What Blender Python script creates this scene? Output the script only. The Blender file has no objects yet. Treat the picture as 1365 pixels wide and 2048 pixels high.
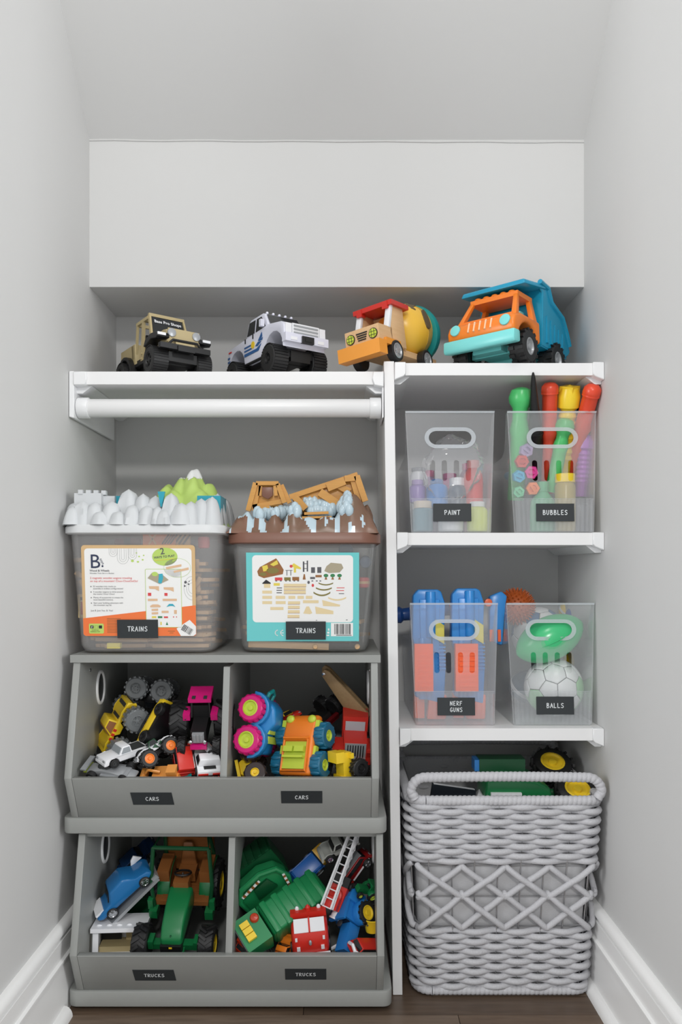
import bpy, bmesh, math, random
from mathutils import Vector as V, Matrix, noise

# ------------------------------------------------------------------ camera, world, lights
S = bpy.context.scene
COL = S.collection
F = 1520.0; CX = 682.5; HY = 1140.0; CZ = 0.80      # focal length and horizon in 1365x2048 pixels, eye height in m
cam_data = bpy.data.cameras.new('camera')
cam_data.sensor_fit = 'VERTICAL'; cam_data.sensor_height = 36.0; cam_data.sensor_width = 24.0
cam_data.lens = 36.0 * F / 2048.0
cam_data.shift_y = (HY - 1024.0) / 2048.0
cam_data.clip_start = 0.02
cam = bpy.data.objects.new('camera', cam_data); COL.objects.link(cam)
cam.location = (0, 0, CZ); cam.rotation_euler = (math.pi / 2, 0, 0)
S.camera = cam
w = bpy.data.worlds.new('room_ambience'); S.world = w; w.use_nodes = True
w.node_tree.nodes['Background'].inputs[0].default_value = (0.97, 0.985, 1.0, 1)
w.node_tree.nodes['Background'].inputs[1].default_value = 0.84
def area_light(name, loc, target, size, power, color=(1, 1, 1)):
    l = bpy.data.lights.new(name, 'AREA'); l.shape = 'DISK'; l.size = size; l.energy = power; l.color = color
    o = bpy.data.objects.new(name, l); COL.objects.link(o); o.location = loc
    o.rotation_euler = (V(target) - V(loc)).to_track_quat('-Z', 'Y').to_euler()
    return o
area_light('hall_ceiling_lamp', (0.05, -1.9, 2.45), (0, 1.6, 0.8), 0.30, 32, (1.0, 0.985, 0.96))
area_light('added_overhead_fill', (0.0, 0.25, 2.45), (0, 1.3, 0.5), 0.40, 5, (1.0, 0.985, 0.96))  # unseen overhead light, added so the bays fall dark towards their backs
for sx in (-1, 1):      # unseen fill lights added left and right to brighten the side walls
    area_light('added_side_fill', (sx * 2.3, -0.1, 1.3), (sx * -0.5, 1.45, 0.95), 1.1, 38, (0.98, 0.99, 1.0))
S.view_settings.view_transform = 'Standard'; S.view_settings.look = 'None'
S.view_settings.gamma = 1.0; S.view_settings.use_curve_mapping = False
S.view_settings.exposure = -0.06
S.cycles.use_denoising = True
S.cycles.transparent_max_bounces = 24

# ------------------------------------------------------------------ helpers
def P(px, py, d): return V(((px - CX) / F * d, d, CZ - (py - HY) / F * d))   # photo pixel at a known depth -> metres
def lin(c):
    c = c / 255.0
    return c / 12.92 if c <= 0.04045 else ((c + 0.055) / 1.055) ** 2.4
MATS = {}
def mat(name, rgb, rough=0.4, metal=0.0, var=0.06, scale=40.0, bump=0.0, coat=0.0, spec=0.5, stretch=None, rgb2=None):
    if name in MATS: return MATS[name]
    m = bpy.data.materials.new(name); m.use_nodes = True
    nt = m.node_tree; b = nt.nodes['Principled BSDF']
    c = [lin(v) for v in rgb]
    c2 = [lin(v) for v in rgb2] if rgb2 else [v * (1 - var) for v in c]
    tc = nt.nodes.new('ShaderNodeTexCoord'); mp = nt.nodes.new('ShaderNodeMapping')
    nz = nt.nodes.new('ShaderNodeTexNoise'); nz.inputs['Scale'].default_value = scale; nz.inputs['Detail'].default_value = 4
    if stretch: mp.inputs['Scale'].default_value = stretch
    mx = nt.nodes.new('ShaderNodeMix'); mx.data_type = 'RGBA'
    nt.links.new(tc.outputs['Object'], mp.inputs['Vector']); nt.links.new(mp.outputs[0], nz.inputs['Vector'])
    nt.links.new(nz.outputs['Fac'], mx.inputs[0])
    mx.inputs[6].default_value = (*c, 1); mx.inputs[7].default_value = (*c2, 1)
    nt.links.new(mx.outputs[2], b.inputs['Base Color'])
    b.inputs['Roughness'].default_value = rough; b.inputs['Metallic'].default_value = metal
    b.inputs['Specular IOR Level'].default_value = spec; b.inputs['Coat Weight'].default_value = coat
    if bump:
        bp = nt.nodes.new('ShaderNodeBump'); bp.inputs['Strength'].default_value = bump; bp.inputs['Distance'].default_value = 0.002
        nt.links.new(nz.outputs['Fac'], bp.inputs['Height']); nt.links.new(bp.outputs[0], b.inputs['Normal'])
    MATS[name] = m
    return m
def clear_mat(name, rgb, haze=0.3, rough=0.25, gloss=0.12):
    """thin frosted plastic: part of the light passes straight, part scatters, a little is mirrored"""
    if name in MATS: return MATS[name]
    m = bpy.data.materials.new(name); m.use_nodes = True
    nt = m.node_tree; nt.nodes.remove(nt.nodes['Principled BSDF']); out = nt.nodes['Material Output']
    c = (*[lin(v) for v in rgb], 1)
    tr = nt.nodes.new('ShaderNodeBsdfTransparent')
    df = nt.nodes.new('ShaderNodeBsdfDiffuse'); df.inputs[0].default_value = c
    tl = nt.nodes.new('ShaderNodeBsdfTranslucent'); tl.inputs[0].default_value = c
    gl = nt.nodes.new('ShaderNodeBsdfGlossy'); gl.inputs['Roughness'].default_value = rough
    fr = nt.nodes.new('ShaderNodeFresnel'); fr.inputs[0].default_value = 1.35
    nz = nt.nodes.new('ShaderNodeTexNoise'); nz.inputs['Scale'].default_value = 25
    mr = nt.nodes.new('ShaderNodeMapRange'); mr.inputs['To Min'].default_value = haze * 0.88; mr.inputs['To Max'].default_value = haze * 1.12
    nt.links.new(nz.outputs['Fac'], mr.inputs['Value'])
    a = nt.nodes.new('ShaderNodeMixShader'); a.inputs[0].default_value = 0.30
    nt.links.new(df.outputs[0], a.inputs[1]); nt.links.new(tl.outputs[0], a.inputs[2])
    b = nt.nodes.new('ShaderNodeMixShader'); nt.links.new(mr.outputs[0], b.inputs[0])
    nt.links.new(tr.outputs[0], b.inputs[1]); nt.links.new(a.outputs[0], b.inputs[2])
    g = nt.nodes.new('ShaderNodeMixShader')
    ml = nt.nodes.new('ShaderNodeMath'); ml.operation = 'MULTIPLY'; ml.inputs[1].default_value = gloss / 0.04 * 0.5
    nt.links.new(fr.outputs[0], ml.inputs[0]); nt.links.new(ml.outputs[0], g.inputs[0])
    ml.use_clamp = True
    nt.links.new(b.outputs[0], g.inputs[1]); nt.links.new(gl.outputs[0], g.inputs[2])
    nt.links.new(g.outputs[0], out.inputs[0])
    MATS[name] = m
    return m

# geometry pieces are (verts, faces)
def from_bm(bm):
    bm.verts.index_update()
    g = ([v.co.copy() for v in bm.verts], [[v.index for v in f.verts] for f in bm.faces]); bm.free(); return g
def join(gs):
    vs, fs = [], []
    for v, f in gs:
        o = len(vs); vs += v; fs += [[i + o for i in q] for q in f]
    return vs, fs
def xf(g, M): return [M @ V(v) for v in g[0]], g[1]
def mv(g, x=0, y=0, z=0): return xf(g, Matrix.Translation((x, y, z)))
def rot(g, deg, ax='Z', c=(0, 0, 0)):
    T = Matrix.Translation(c); return xf(g, T @ Matrix.Rotation(math.radians(deg), 4, ax) @ T.inverted())
def mirror_y(g): return [V((v[0], -v[1], v[2])) for v in g[0]], [f[::-1] for f in g[1]]
def _bev(bm, b, seg, ang=30):
    if b and b > 0:
        es = [e for e in bm.edges if len(e.link_faces) == 2 and e.calc_face_angle(0) > math.radians(ang)]
        bmesh.ops.bevel(bm, geom=es, offset=b, segments=seg, affect='EDGES', clamp_overlap=True, profile=0.5)
def box(c, s, b=None, top=(1, 1), sh=(0, 0), seg=2):
    bm = bmesh.new(); x, y, z = s[0] / 2, s[1] / 2, s[2] / 2
    vs = [bm.verts.new((sx * x * (top[0] if sz > 0 else 1) + (sh[0] if sz > 0 else 0),
                        sy * y * (top[1] if sz > 0 else 1) + (sh[1] if sz > 0 else 0), sz * z))
          for sz in (-1, 1) for sy in (-1, 1) for sx in (-1, 1)]
    for f in ((0, 2, 3, 1), (4, 5, 7, 6), (0, 1, 5, 4), (2, 6, 7, 3), (0, 4, 6, 2), (1, 3, 7, 5)): bm.faces.new([vs[i] for i in f])
    if b is None: b = min(s) * 0.12
    _bev(bm, b, seg)
    g = from_bm(bm); return mv(g, *c)
def hexa(p, b=0.0, seg=2):
    """box from 8 corners: bottom ring then top ring, both counter-clockwise from above"""
    bm = bmesh.new(); vs = [bm.verts.new(q) for q in p]
    for f in ((3, 2, 1, 0), (4, 5, 6, 7), (0, 1, 5, 4), (1, 2, 6, 5), (2, 3, 7, 6), (3, 0, 4, 7)): bm.faces.new([vs[i] for i in f])
    bmesh.ops.recalc_face_normals(bm, faces=bm.faces); _bev(bm, b, seg)
    return from_bm(bm)
def prism(prof, y0, y1, b=0.0, seg=2, taper=None, ang=30):
    """profile of (x, z) extruded along y; taper = function(z) -> y scale"""
    bm = bmesh.new()
    a = [bm.verts.new((x, y0 * (taper(x, z) if taper else 1), z)) for x, z in prof]
    c = [bm.verts.new((x, y1 * (taper(x, z) if taper else 1), z)) for x, z in prof]
    n = len(prof)
    bm.faces.new(a); bm.faces.new(c[::-1])
    for i in range(n): bm.faces.new((a[i], c[i], c[(i + 1) % n], a[(i + 1) % n]))
    bmesh.ops.recalc_face_normals(bm, faces=bm.faces); _bev(bm, b, seg, ang)
    bmesh.ops.triangulate(bm, faces=[f for f in bm.faces if len(f.verts) > 4])
    return from_bm(bm)
def plate(outer, holes, t, b=0):
    """flat plate in x-z with holes, thickness t along +y"""
    bm = bmesh.new(); es = []
    for loop in [outer] + holes:
        vs = [bm.verts.new((x, 0, z)) for x, z in loop]
        es += [bm.edges.new((vs[i], vs[(i + 1) % len(vs)])) for i in range(len(vs))]
    bmesh.ops.triangle_fill(bm, use_beauty=True, edges=es)
    r = bmesh.ops.extrude_face_region(bm, geom=bm.faces[:])
    bmesh.ops.translate(bm, verts=[v for v in r['geom'] if isinstance(v, bmesh.types.BMVert)], vec=(0, t, 0))
    bmesh.ops.recalc_face_normals(bm, faces=bm.faces)
    return from_bm(bm)
AX = {'z': Matrix.Identity(4), 'x': Matrix.Rotation(math.pi / 2, 4, 'Y'), 'y': Matrix.Rotation(-math.pi / 2, 4, 'X')}
def lathe(prof, c=(0, 0, 0), ax='z', n=24, sx=1, sy=1, wob=None):
    vs, fs = [], []; m = len(prof)
    for i in range(n):
        a = 2 * math.pi * i / n
        for r, z in prof:
            k = wob(a, z) if wob else 1
            vs.append(V((r * k * math.cos(a) * sx, r * k * math.sin(a) * sy, z)))
    for i in range(n):
        for j in range(m - 1):
            p, q = i * m + j, ((i + 1) % n) * m + j
            fs.append([p, q, q + 1, p + 1])
    if prof[0][0] > 1e-6: fs.append([i * m for i in range(n)][::-1])
    if prof[-1][0] > 1e-6: fs.append([i * m + m - 1 for i in range(n)])
    return xf((vs, fs), Matrix.Translation(c) @ AX[ax])
def cyl(c, r, h, ax='z', r2=None, b=None, n=24):
    """centred cylinder"""
    r2 = r if r2 is None else r2; b = min(r, h) * 0.12 if b is None else b
    if b <= 0: pr = [(r, -h / 2), (r2, h / 2)]
    else: pr = [(0, -h / 2), (r - b, -h / 2), (r - b * .3, -h / 2 + b * .3), (r, -h / 2 + b), (r2, h / 2 - b), (r2 - b * .3, h / 2 - b * .3), (r2 - b, h / 2), (0, h / 2)]
    return lathe(pr, c, ax, n)
def ell(c, s, n=20, m=10, top=1.0, bot=1.0):
    pr = [(math.sin(math.pi * j / m), -math.cos(math.pi * j / m)) for j in range(m + 1)]
    pr = [(max(r, 0) if 0 < j < m else 0, z) for j, (r, z) in enumerate(pr)]
    return xf(lathe(pr, (0, 0, 0), 'z', n), Matrix.Translation(c) @ Matrix.Diagonal((s[0], s[1], s[2], 1)))
def tube(pts, r, n=8, closed=False, cap=True):
    pts = [V(p) for p in pts]; N = len(pts); vs, fs = [], []
    rs = r if isinstance(r, (list, tuple)) else [r] * N
    def tan(i):
        if closed: return (pts[(i + 1) % N] - pts[i - 1]).normalized()
        return (pts[min(i + 1, N - 1)] - pts[max(i - 1, 0)]).normalized()
    t = tan(0); u = t.orthogonal().normalized()
    for i in range(N):
        t2 = tan(i); u = (t.rotation_difference(t2) @ u); u = (u - t2 * u.dot(t2)).normalized(); t = t2; w_ = t.cross(u)
        for k in range(n):
            a = 2 * math.pi * k / n; vs.append(pts[i] + (u * math.cos(a) + w_ * math.sin(a)) * rs[i])
    for i in range(N if closed else N - 1):
        j = (i + 1) % N
        if closed and j == 0:      # match the seam
            best = min(range(n), key=lambda s: (vs[i * n] - vs[s]).length)
        else: best = 0
        for k in range(n):
            k2 = (k + 1) % n
            fs.append([i * n + k, i * n + k2, j * n + (k2 + best) % n, j * n + (k + best) % n])
    if cap and not closed: fs.append(list(range(n))[::-1]); fs.append([(N - 1) * n + k for k in range(n)])
    return vs, fs
def rrect(w_, h, r, n=5, cx=0, cz=0):
    pts = []
    for (sx, sz, a0) in ((1, 1, 0), (-1, 1, 90), (-1, -1, 180), (1, -1, 270)):
        for k in range(n + 1):
            a = math.radians(a0 + 90 * k / n)
            pts.append((cx + sx * (w_ / 2 - r) + r * math.cos(a), cz + sz * (h / 2 - r) + r * math.sin(a)))
    return pts
def circ(cx, cz, r, n=24, ry=None): return [(cx + r * math.cos(2 * math.pi * k / n), cz + (ry or r) * math.sin(2 * math.pi * k / n)) for k in range(n)]
def arch(cx, r, z0, n=8):
    """points of a wheel arch going from +x to -x at height z0"""
    return [(cx + r * math.cos(math.pi * k / n), z0 + r * math.sin(math.pi * k / n)) for k in range(n + 1)]

def mesh_of(name, g, sharp=38):
    me = bpy.data.meshes.new(name); me.from_pydata([tuple(v) for v in g[0]], [], g[1]); me.validate(verbose=False)
    me.shade_smooth(); me.set_sharp_from_angle(angle=math.radians(sharp)); me.update()
    return me
def part(parent, name, m, *gs, label=None, sharp=38, kind=None):
    me = mesh_of(name, join(gs), sharp); me.materials.append(m)
    o = bpy.data.objects.new(name, me); COL.objects.link(o); o.parent = parent
    if label: o['label'] = label
    if kind: o['kind'] = kind
    return o
def tag(o, label, cat, group=None):
    o['label'] = label; o['category'] = cat
    if group: o['group'] = group
    return o
def thing(name, label, cat, group=None):
    o = bpy.data.objects.new(name, None); COL.objects.link(o); o.empty_display_size = 0.02
    return tag(o, label, cat, group)
def single(name, m, label, cat, *gs, group=None): return tag(part(None, name, m, *gs), label, cat, group)
def struct(name, m, *gs, parent=None):
    o = part(parent, name, m, *gs)
    if parent is None: o['kind'] = 'structure'
    return o
def place(o, loc, fwd=(1, 0, 0), up=(0, 0, 1), s=1.0):
    """local +x -> fwd, local +z -> up (made square)"""
    x = V(fwd).normalized(); z = V(up); z = (z - x * z.dot(x)).normalized(); y = z.cross(x)
    M = Matrix((x, y, z)).transposed().to_4x4()
    o.matrix_world = Matrix.Translation(loc) @ M @ Matrix.Scale(s, 4)
    return o
def yaw(deg): a = math.radians(deg); return (math.sin(a), -math.cos(a), 0)     # 0 faces the camera, + turns to the photo's right
def copy_tree(o, parent=None):
    c = o.copy(); COL.objects.link(c); c.parent = parent
    for ch in list(o.children): copy_tree(ch, c)
    return c

# hand lettering as ribbons: letters on a 0..0.6 x 0..1 cell
GL = {'T': [[(0, .97), (.62, 1)], [(.32, .98), (.28, 0)]], 'R': [[(.06, 0), (.06, .98)], [(0, .95), (.3, 1), (.5, .82), (.42, .58), (.08, .46), (.56, 0)]],
      'A': [[(0, 0), (.3, 1), (.56, 0)], [(.1, .36), (.5, .4)]], 'I': [[(.1, 1), (.08, 0)]], 'N': [[(.04, 0), (.06, 1), (.48, 0), (.52, 1)]],
      'S': [[(.52, .88), (.3, 1), (.06, .82), (.14, .58), (.44, .46), (.52, .2), (.3, 0), (.02, .1)]], 'P': [[(.08, 0), (.06, .98)], [(0, .94), (.32, 1), (.52, .78), (.4, .5), (.08, .42)]],
      'B': [[(.06, 0), (.06, 1), (.38, .96), (.44, .74), (.08, .54), (.46, .44), (.5, .14), (.3, 0), (.06, 0)]], 'U': [[(.02, 1), (.04, .22), (.22, 0), (.44, .16), (.5, 1)]],
      'L': [[(.06, 1), (.06, .02), (.48, .04)]], 'E': [[(.5, 1), (.06, .98), (.06, .02), (.5, .02)], [(.06, .5), (.42, .53)]],
      'C': [[(.52, .84), (.3, 1), (.06, .7), (.04, .3), (.24, 0), (.52, .14)]], 'K': [[(.06, 1), (.06, 0)], [(.48, 1), (.08, .46), (.52, 0)]],
      'G': [[(.5, .86), (.3, 1), (.06, .7), (.06, .24), (.3, 0), (.52, .16), (.52, .42), (.3, .42)]], 'F': [[(.5, .98), (.06, .96), (.06, 0)], [(.06, .52), (.4, .55)]]}
def ribbon(pts, wd, y=0.0):
    vs, fs = [], []
    for (x0, z0), (x1, z1) in zip(pts, pts[1:]):
        t = V((x1 - x0, z1 - z0)).normalized() * wd / 2; k = len(vs)
        vs += [V((x0 - t[0] * .5 - t[1], y, z0 - t[1] * .5 + t[0])), V((x0 - t[0] * .5 + t[1], y, z0 - t[1] * .5 - t[0])), V((x1 + t[0] * .5 + t[1], y, z1 + t[1] * .5 - t[0])), V((x1 + t[0] * .5 - t[1], y, z1 + t[1] * .5 + t[0]))]
        fs.append([k, k + 1, k + 2, k + 3])
    return vs, fs
def lettering(s, h, wd, y):
    """centred on the origin in x-z, at depth y"""
    gs = []; x = 0
    for ch in s:
        for st in GL.get(ch, []): gs.append(ribbon([((x + px) * h, pz * h) for px, pz in st], wd, y))
        x += 0.40 if ch == 'I' else 0.80
    return mv(join(gs), -(x - 0.2) * h / 2, 0, -h / 2)
def font_text(s, size, y, align='LEFT', shear=0, bold=0.0):
    """printed lettering in x-z, baseline at z=0"""
    cu = bpy.data.curves.new('print', 'FONT'); cu.body = s; cu.size = size; cu.align_x = align; cu.shear = shear; cu.offset = bold; cu.resolution_u = 3
    ob = bpy.data.objects.new('print', cu); me = ob.to_mesh()
    g = ([V((v.co.x, y, v.co.y)) for v in me.vertices], [list(p.vertices) for p in me.polygons])
    ob.to_mesh_clear(); bpy.data.objects.remove(ob); bpy.data.curves.remove(cu)
    return g
def flat(poly, y=0.0): return [V((x, y, z)) for x, z in poly], [list(range(len(poly)))]
def frect(x0, x1, z0, z1, y=0.0): return flat([(x0, z0), (x1, z0), (x1, z1), (x0, z1)], y)
# ------------------------------------------------------------------ materials
M_WALL = mat('wall_paint', (203, 203, 202), 0.75, var=0.04, scale=3, bump=0.02)
M_TRIM = mat('trim_paint', (236, 236, 235), 0.35, var=0.02, scale=6)
M_SHELF = mat('white_laminate', (230, 230, 230), 0.35, var=0.02, scale=6)
M_BRACKET = mat('white_plastic', (229, 230, 231), 0.3, var=0.02)
M_GREY = mat('grey_laminate', (152, 154, 151), 0.42, var=0.04, scale=90)
M_BLACK = mat('black_plastic', (22, 22, 23), 0.42)
M_RUBBER = mat('black_rubber', (29, 29, 30), 0.5, var=0.15)
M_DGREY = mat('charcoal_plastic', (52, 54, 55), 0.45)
M_CHROME = mat('chrome', (205, 207, 210), 0.16, metal=1.0)
M_SILVER = mat('silver_plastic', (168, 171, 174), 0.3, metal=0.3)
M_CARD = mat('chalkboard_card', (40, 45, 48), 0.55, var=0.12, scale=60)
M_CHALK = mat('chalk_ink', (226, 230, 232), 0.7)
M_WHITE = mat('white_toy_plastic', (236, 237, 240), 0.3)
M_GLASS = mat('dark_window', (28, 31, 34), 0.12, coat=0.3)
def tp(name, rgb, rough=0.32, **k): return mat(name, rgb, rough, **k)      # glossy toy plastic
M_TAN = tp('tan_plastic', (186, 169, 126), 0.45)
M_RED = tp('red_plastic', (206, 45, 34))
M_ORANGE = tp('orange_plastic', (240, 130, 38))
M_YELLOW = tp('yellow_plastic', (241, 205, 44))
M_TEAL = tp('teal_plastic', (42, 158, 178))
M_BEDBLUE = tp('turquoise_plastic', (26, 150, 186))
M_AQUA = tp('pale_aqua_plastic', (128, 218, 216))
M_BLUE = tp('blue_plastic', (46, 128, 204))
M_GREEN = tp('green_plastic', (22, 112, 62))
M_DGREEN = tp('dark_green_plastic', (14, 74, 42))
M_LIME = tp('lime_plastic', (196, 214, 70))
M_PINK = tp('magenta_plastic', (212, 28, 120))
M_WOOD = mat('pale_wood', (226, 190, 146), 0.55, stretch=(3, 40, 40), scale=6, rgb2=(210, 168, 120), var=0.1)
M_BROWN = tp('brown_plastic', (142, 88, 44), 0.4)
# ------------------------------------------------------------------ the room
XL, XR = -0.512, 0.4945            # side walls
D0, DS, DB = 1.43, 1.546, 1.73     # shelf front, soffit face, back wall
ZS, ZC = 1.3757, 1.675             # soffit underside and top
struct('wall_left', M_WALL, box((XL - 0.06, 1.375, 1.35), (0.12, 0.85, 2.7), 0))
struct('wall_right', M_WALL, box((XR + 0.06, 1.375, 1.35), (0.12, 0.85, 2.7), 0))
for sx, nm in ((-1, 'wall_front_left'), (1, 'wall_front_right')):      # the hall wall the closet opens from
    xe = XL - 0.12 if sx < 0 else XR + 0.12
    struct(nm, M_WALL, box((xe + sx * 0.45, 1.01, 1.35), (0.90, 0.12, 2.7), 0))
struct('wall_back', M_WALL, box(((XL + XR) / 2, DB + 0.035, 0.69), (XR - XL, 0.07, 1.38), 0))
struct('wall_soffit', M_WALL, box(((XL + XR) / 2, (DS + 1.80) / 2, (ZS + ZC) / 2), (XR - XL, 1.80 - DS, ZC - ZS), 0))
struct('ceiling', M_WALL,
       join([[ [V((x, y, z)) for x in (XL, XR) for (y, z) in ((DS, ZC), (DS - 0.59, ZC + 0.59), (DS - 0.59, ZC + 0.71), (DS + 0.254, ZC + 0.12), (DS + 0.254, ZC))],
               [[0, 1, 2, 3, 4], [9, 8, 7, 6, 5], [0, 5, 6, 1], [1, 6, 7, 2], [2, 7, 8, 3], [3, 8, 9, 4], [4, 9, 5, 0]] ]]))
# caulk seam where the sloped ceiling meets the upright face
struct('trim_1', M_WALL, tube([(XL + (XR - XL) * t / 20, DS - 0.0005, ZC - 0.001 - 0.004 * t / 20 + 0.0008 * math.sin(t * 1.7)) for t in range(21)], 0.0022, 6))

# floor of dark planks running across the closet
M_FLOORB = mat('floor_base', (38, 31, 26), 0.6)
M_PLANK = [mat('plank_%s' % k, c, 0.38, scale=5, stretch=(2.0, 22, 10), rgb2=c2, bump=0.15) for k, c, c2 in
           (('walnut', (124, 104, 86), (72, 58, 48)), ('umber', (108, 90, 75), (64, 53, 44)), ('ash', (134, 116, 100), (80, 66, 55)))]
fl = struct('floor', M_FLOORB, box((-0.01, 1.19, -0.03), (1.24, 1.22, 0.05), 0))
random.seed(4)
y = 1.80; row = 0; PW = 0.062
plank_cache = {}
while y > 0.64:
    cuts = [XL + 0.002, XL + random.uniform(0.25, 0.75), XR - 0.002]
    for k in range(2):
        L = cuts[k + 1] - cuts[k] - 0.0012
        part(fl, 'plank', random.choice(M_PLANK), box(((cuts[k] + cuts[k + 1]) / 2, y - PW / 2, -0.004 + random.uniform(-.0003, .0003)), (L, PW - 0.0012, 0.008), 0.0008, seg=1))
    y -= PW
# baseboards
BB = [(0, 0.0), (.016, 0.0), (.016, .100), (.0185, .101), (.0185, .1045), (.0135, .107), (.0135, .138), (.0095, .1395), (.0095, .1435), (.0145, .147), (.0145, .153), (.011, .159), (.006, .162), (0, .162)]
def board(name, x, s, y1):
    o = struct(name, M_TRIM, ([V((x + s * t, yy, z)) for yy in (0.95, DB) for t, z in BB],
           [list(range(len(BB))), list(range(len(BB), 2 * len(BB)))] + [[i, i + 1, i + 1 + len(BB), i + len(BB)] for i in range(len(BB) - 1)]))
    q = [(.016, 0)] + [(.016 + .015 * math.cos(a), .019 * math.sin(a)) for a in [math.pi / 2 * k / 6 for k in range(7)]]
    part(o, 'shoe_moulding', M_TRIM, ([V((x + s * t, yy, z)) for yy in (0.95, y1) for t, z in q],
           [list(range(len(q))), list(range(len(q), 2 * len(q)))] + [[i, i + 1, i + 1 + len(q), i + len(q)] for i in range(len(q) - 1)]))
board('baseboard_left', XL, 1, 1.362); board('baseboard_right', XR, -1, DB)

# ------------------------------------------------------------------ closet shelving
DT, DBt = 0.0805, 0.0975       # left face of the divider at top and bottom (it leans a little)
def div_x(z): return DBt + (DT - DBt) * z / 1.193
def tpart(name, m, *g, par=None, z=0): o = part(par, name, m, *[mv(q, 0, -D0, -z) for q in g]); return o
dv = tag(tpart('divider_panel', M_SHELF, hexa([(DBt, D0, 0), (DBt + .0185, D0, 0), (DBt + .0185, DB - .001, 0), (DBt, DB - .001, 0),
      (DT, D0, 1.193), (DT + .0195, D0, 1.193), (DT + .0195, DB - .001, 1.193), (DT, DB - .001, 1.193)], 0.0008, 1)), 'tall white divider panel standing between the toy organizers and the shelves', 'panel')
dv.location = (0, D0, 0)
def bracket(x, s, ztop, h=0.024):
    """plastic corner clip gripping the shelf front; s=+1 grows to the right"""
    w0 = 0.021
    pr = [(x, ztop + .0006), (x + s * w0, ztop + .0006), (x + s * w0, ztop - h + .002), (x + s * .017, ztop - h - .002), (x, ztop - h - .009)]
    return prism(pr, D0 - 0.006, D0 + 0.012, 0.0012, 1)
def rail(x, s, zbot): return hexa([(min(x, x + s * .012), D0 + .012, zbot - .014), (max(x, x + s * .012), D0 + .012, zbot - .014), (max(x, x + s * .012), DB - .02, zbot - .014), (min(x, x + s * .012), DB - .02, zbot - .014),
      (min(x, x + s * .03), D0 + .012, zbot), (max(x, x + s * .03), D0 + .012, zbot), (max(x, x + s * .03), DB - .02, zbot), (min(x, x + s * .03), DB - .02, zbot)])
ZT, ZM, ZL = 1.1895, 0.8700, 0.5020       # tops of the three right-hand shelves
for zt, lb in ((ZT, 'topmost white shelf on the right, under the orange dump truck'), (ZM, 'middle white shelf carrying the paint and bubbles bins'), (ZL, 'lowest white shelf, directly above the rope basket')):
    tw = thing('closet_shelf', lb, 'shelf', 'three short closet shelves'); tw.location = (0, D0, zt)
    xl = div_x(zt) + 0.0195
    sh = tpart('board', M_SHELF, box(((xl + XR) / 2, (D0 + DB) / 2, zt - 0.0115), (XR - xl - .001, DB - D0 - .001, 0.023), 0.0008, seg=1), par=tw, z=zt)
    for (bx, sg) in ((xl + .0005, 1), (XR - .0005, -1)):
        tpart('shelf_clip', M_BRACKET, bracket(bx, sg, zt), par=tw, z=zt)
        tpart('shelf_rail', M_BRACKET, rail(bx, sg, zt - .0232), par=tw, z=zt)
ZA = 1.1735                                # left shelf top
ls = thing('closet_shelf', 'long white shelf above the closet rod, holding the two pickup trucks', 'shelf')
ls.location = (0, D0, ZA)
def lpart(par, name, m, *g): return part(par, name, m, *[mv(q, 0, -D0, -ZA) for q in g])
xa, xb = -0.4995, div_x(ZA) - .0005
lpart(ls, 'board', M_SHELF, box(((xa + xb) / 2, (D0 + DB) / 2, ZA - .012), (xb - xa, DB - D0 - .001, .024), .0008, seg=1))
lpart(ls, 'end_bracket', M_BRACKET, prism([(xa - .0115, ZA + .0), (xa - .002, ZA), (xa - .002, ZA - .088), (xa - .0115, ZA - .086)], D0 - .004, DB - .05, .001, 1),
      prism([(xa - .003, ZA - .001), (xa + .021, ZA - .001), (xa + .022, ZA - .014), (xa + .02, ZA - .026), (xa - .003, ZA - .027)], D0 - .006, D0 + .012, .0015, 1), rail(xa - .003, 1, ZA - .0245))
lpart(ls, 'end_bracket', M_BRACKET, prism([(xb, ZA + .0), (xb - .003, ZA), (xb - .003, ZA - .088), (xb, ZA - .086)], D0 - .002, D0 + .09, .0006, 1),
      prism([(xb, ZA - .001), (xb - .02, ZA - .001), (xb - .022, ZA - .014), (xb - .018, ZA - .027), (xb, ZA - .030)], D0 - .006, D0 + .012, .0015, 1), rail(xb - .003, -1, ZA - .0245))
rd = thing('closet_rod', 'thick white closet rod running under the long shelf', 'rod'); RZ, RD = 1.1085, 1.449
rd.location = (0, RD, RZ)
part(rd, 'rod', M_SHELF, cyl(((xa + xb) / 2, 0, 0), .0172, xb - xa - .008, 'x', n=40))
for (bx, sg) in ((xa - .002, 1), (xb - .0035, -1)):
    part(rd, 'rod_socket', M_BRACKET, cyl((bx + sg * .0115, 0, 0), .0198, .022, 'x', n=32, b=.002))

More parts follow.
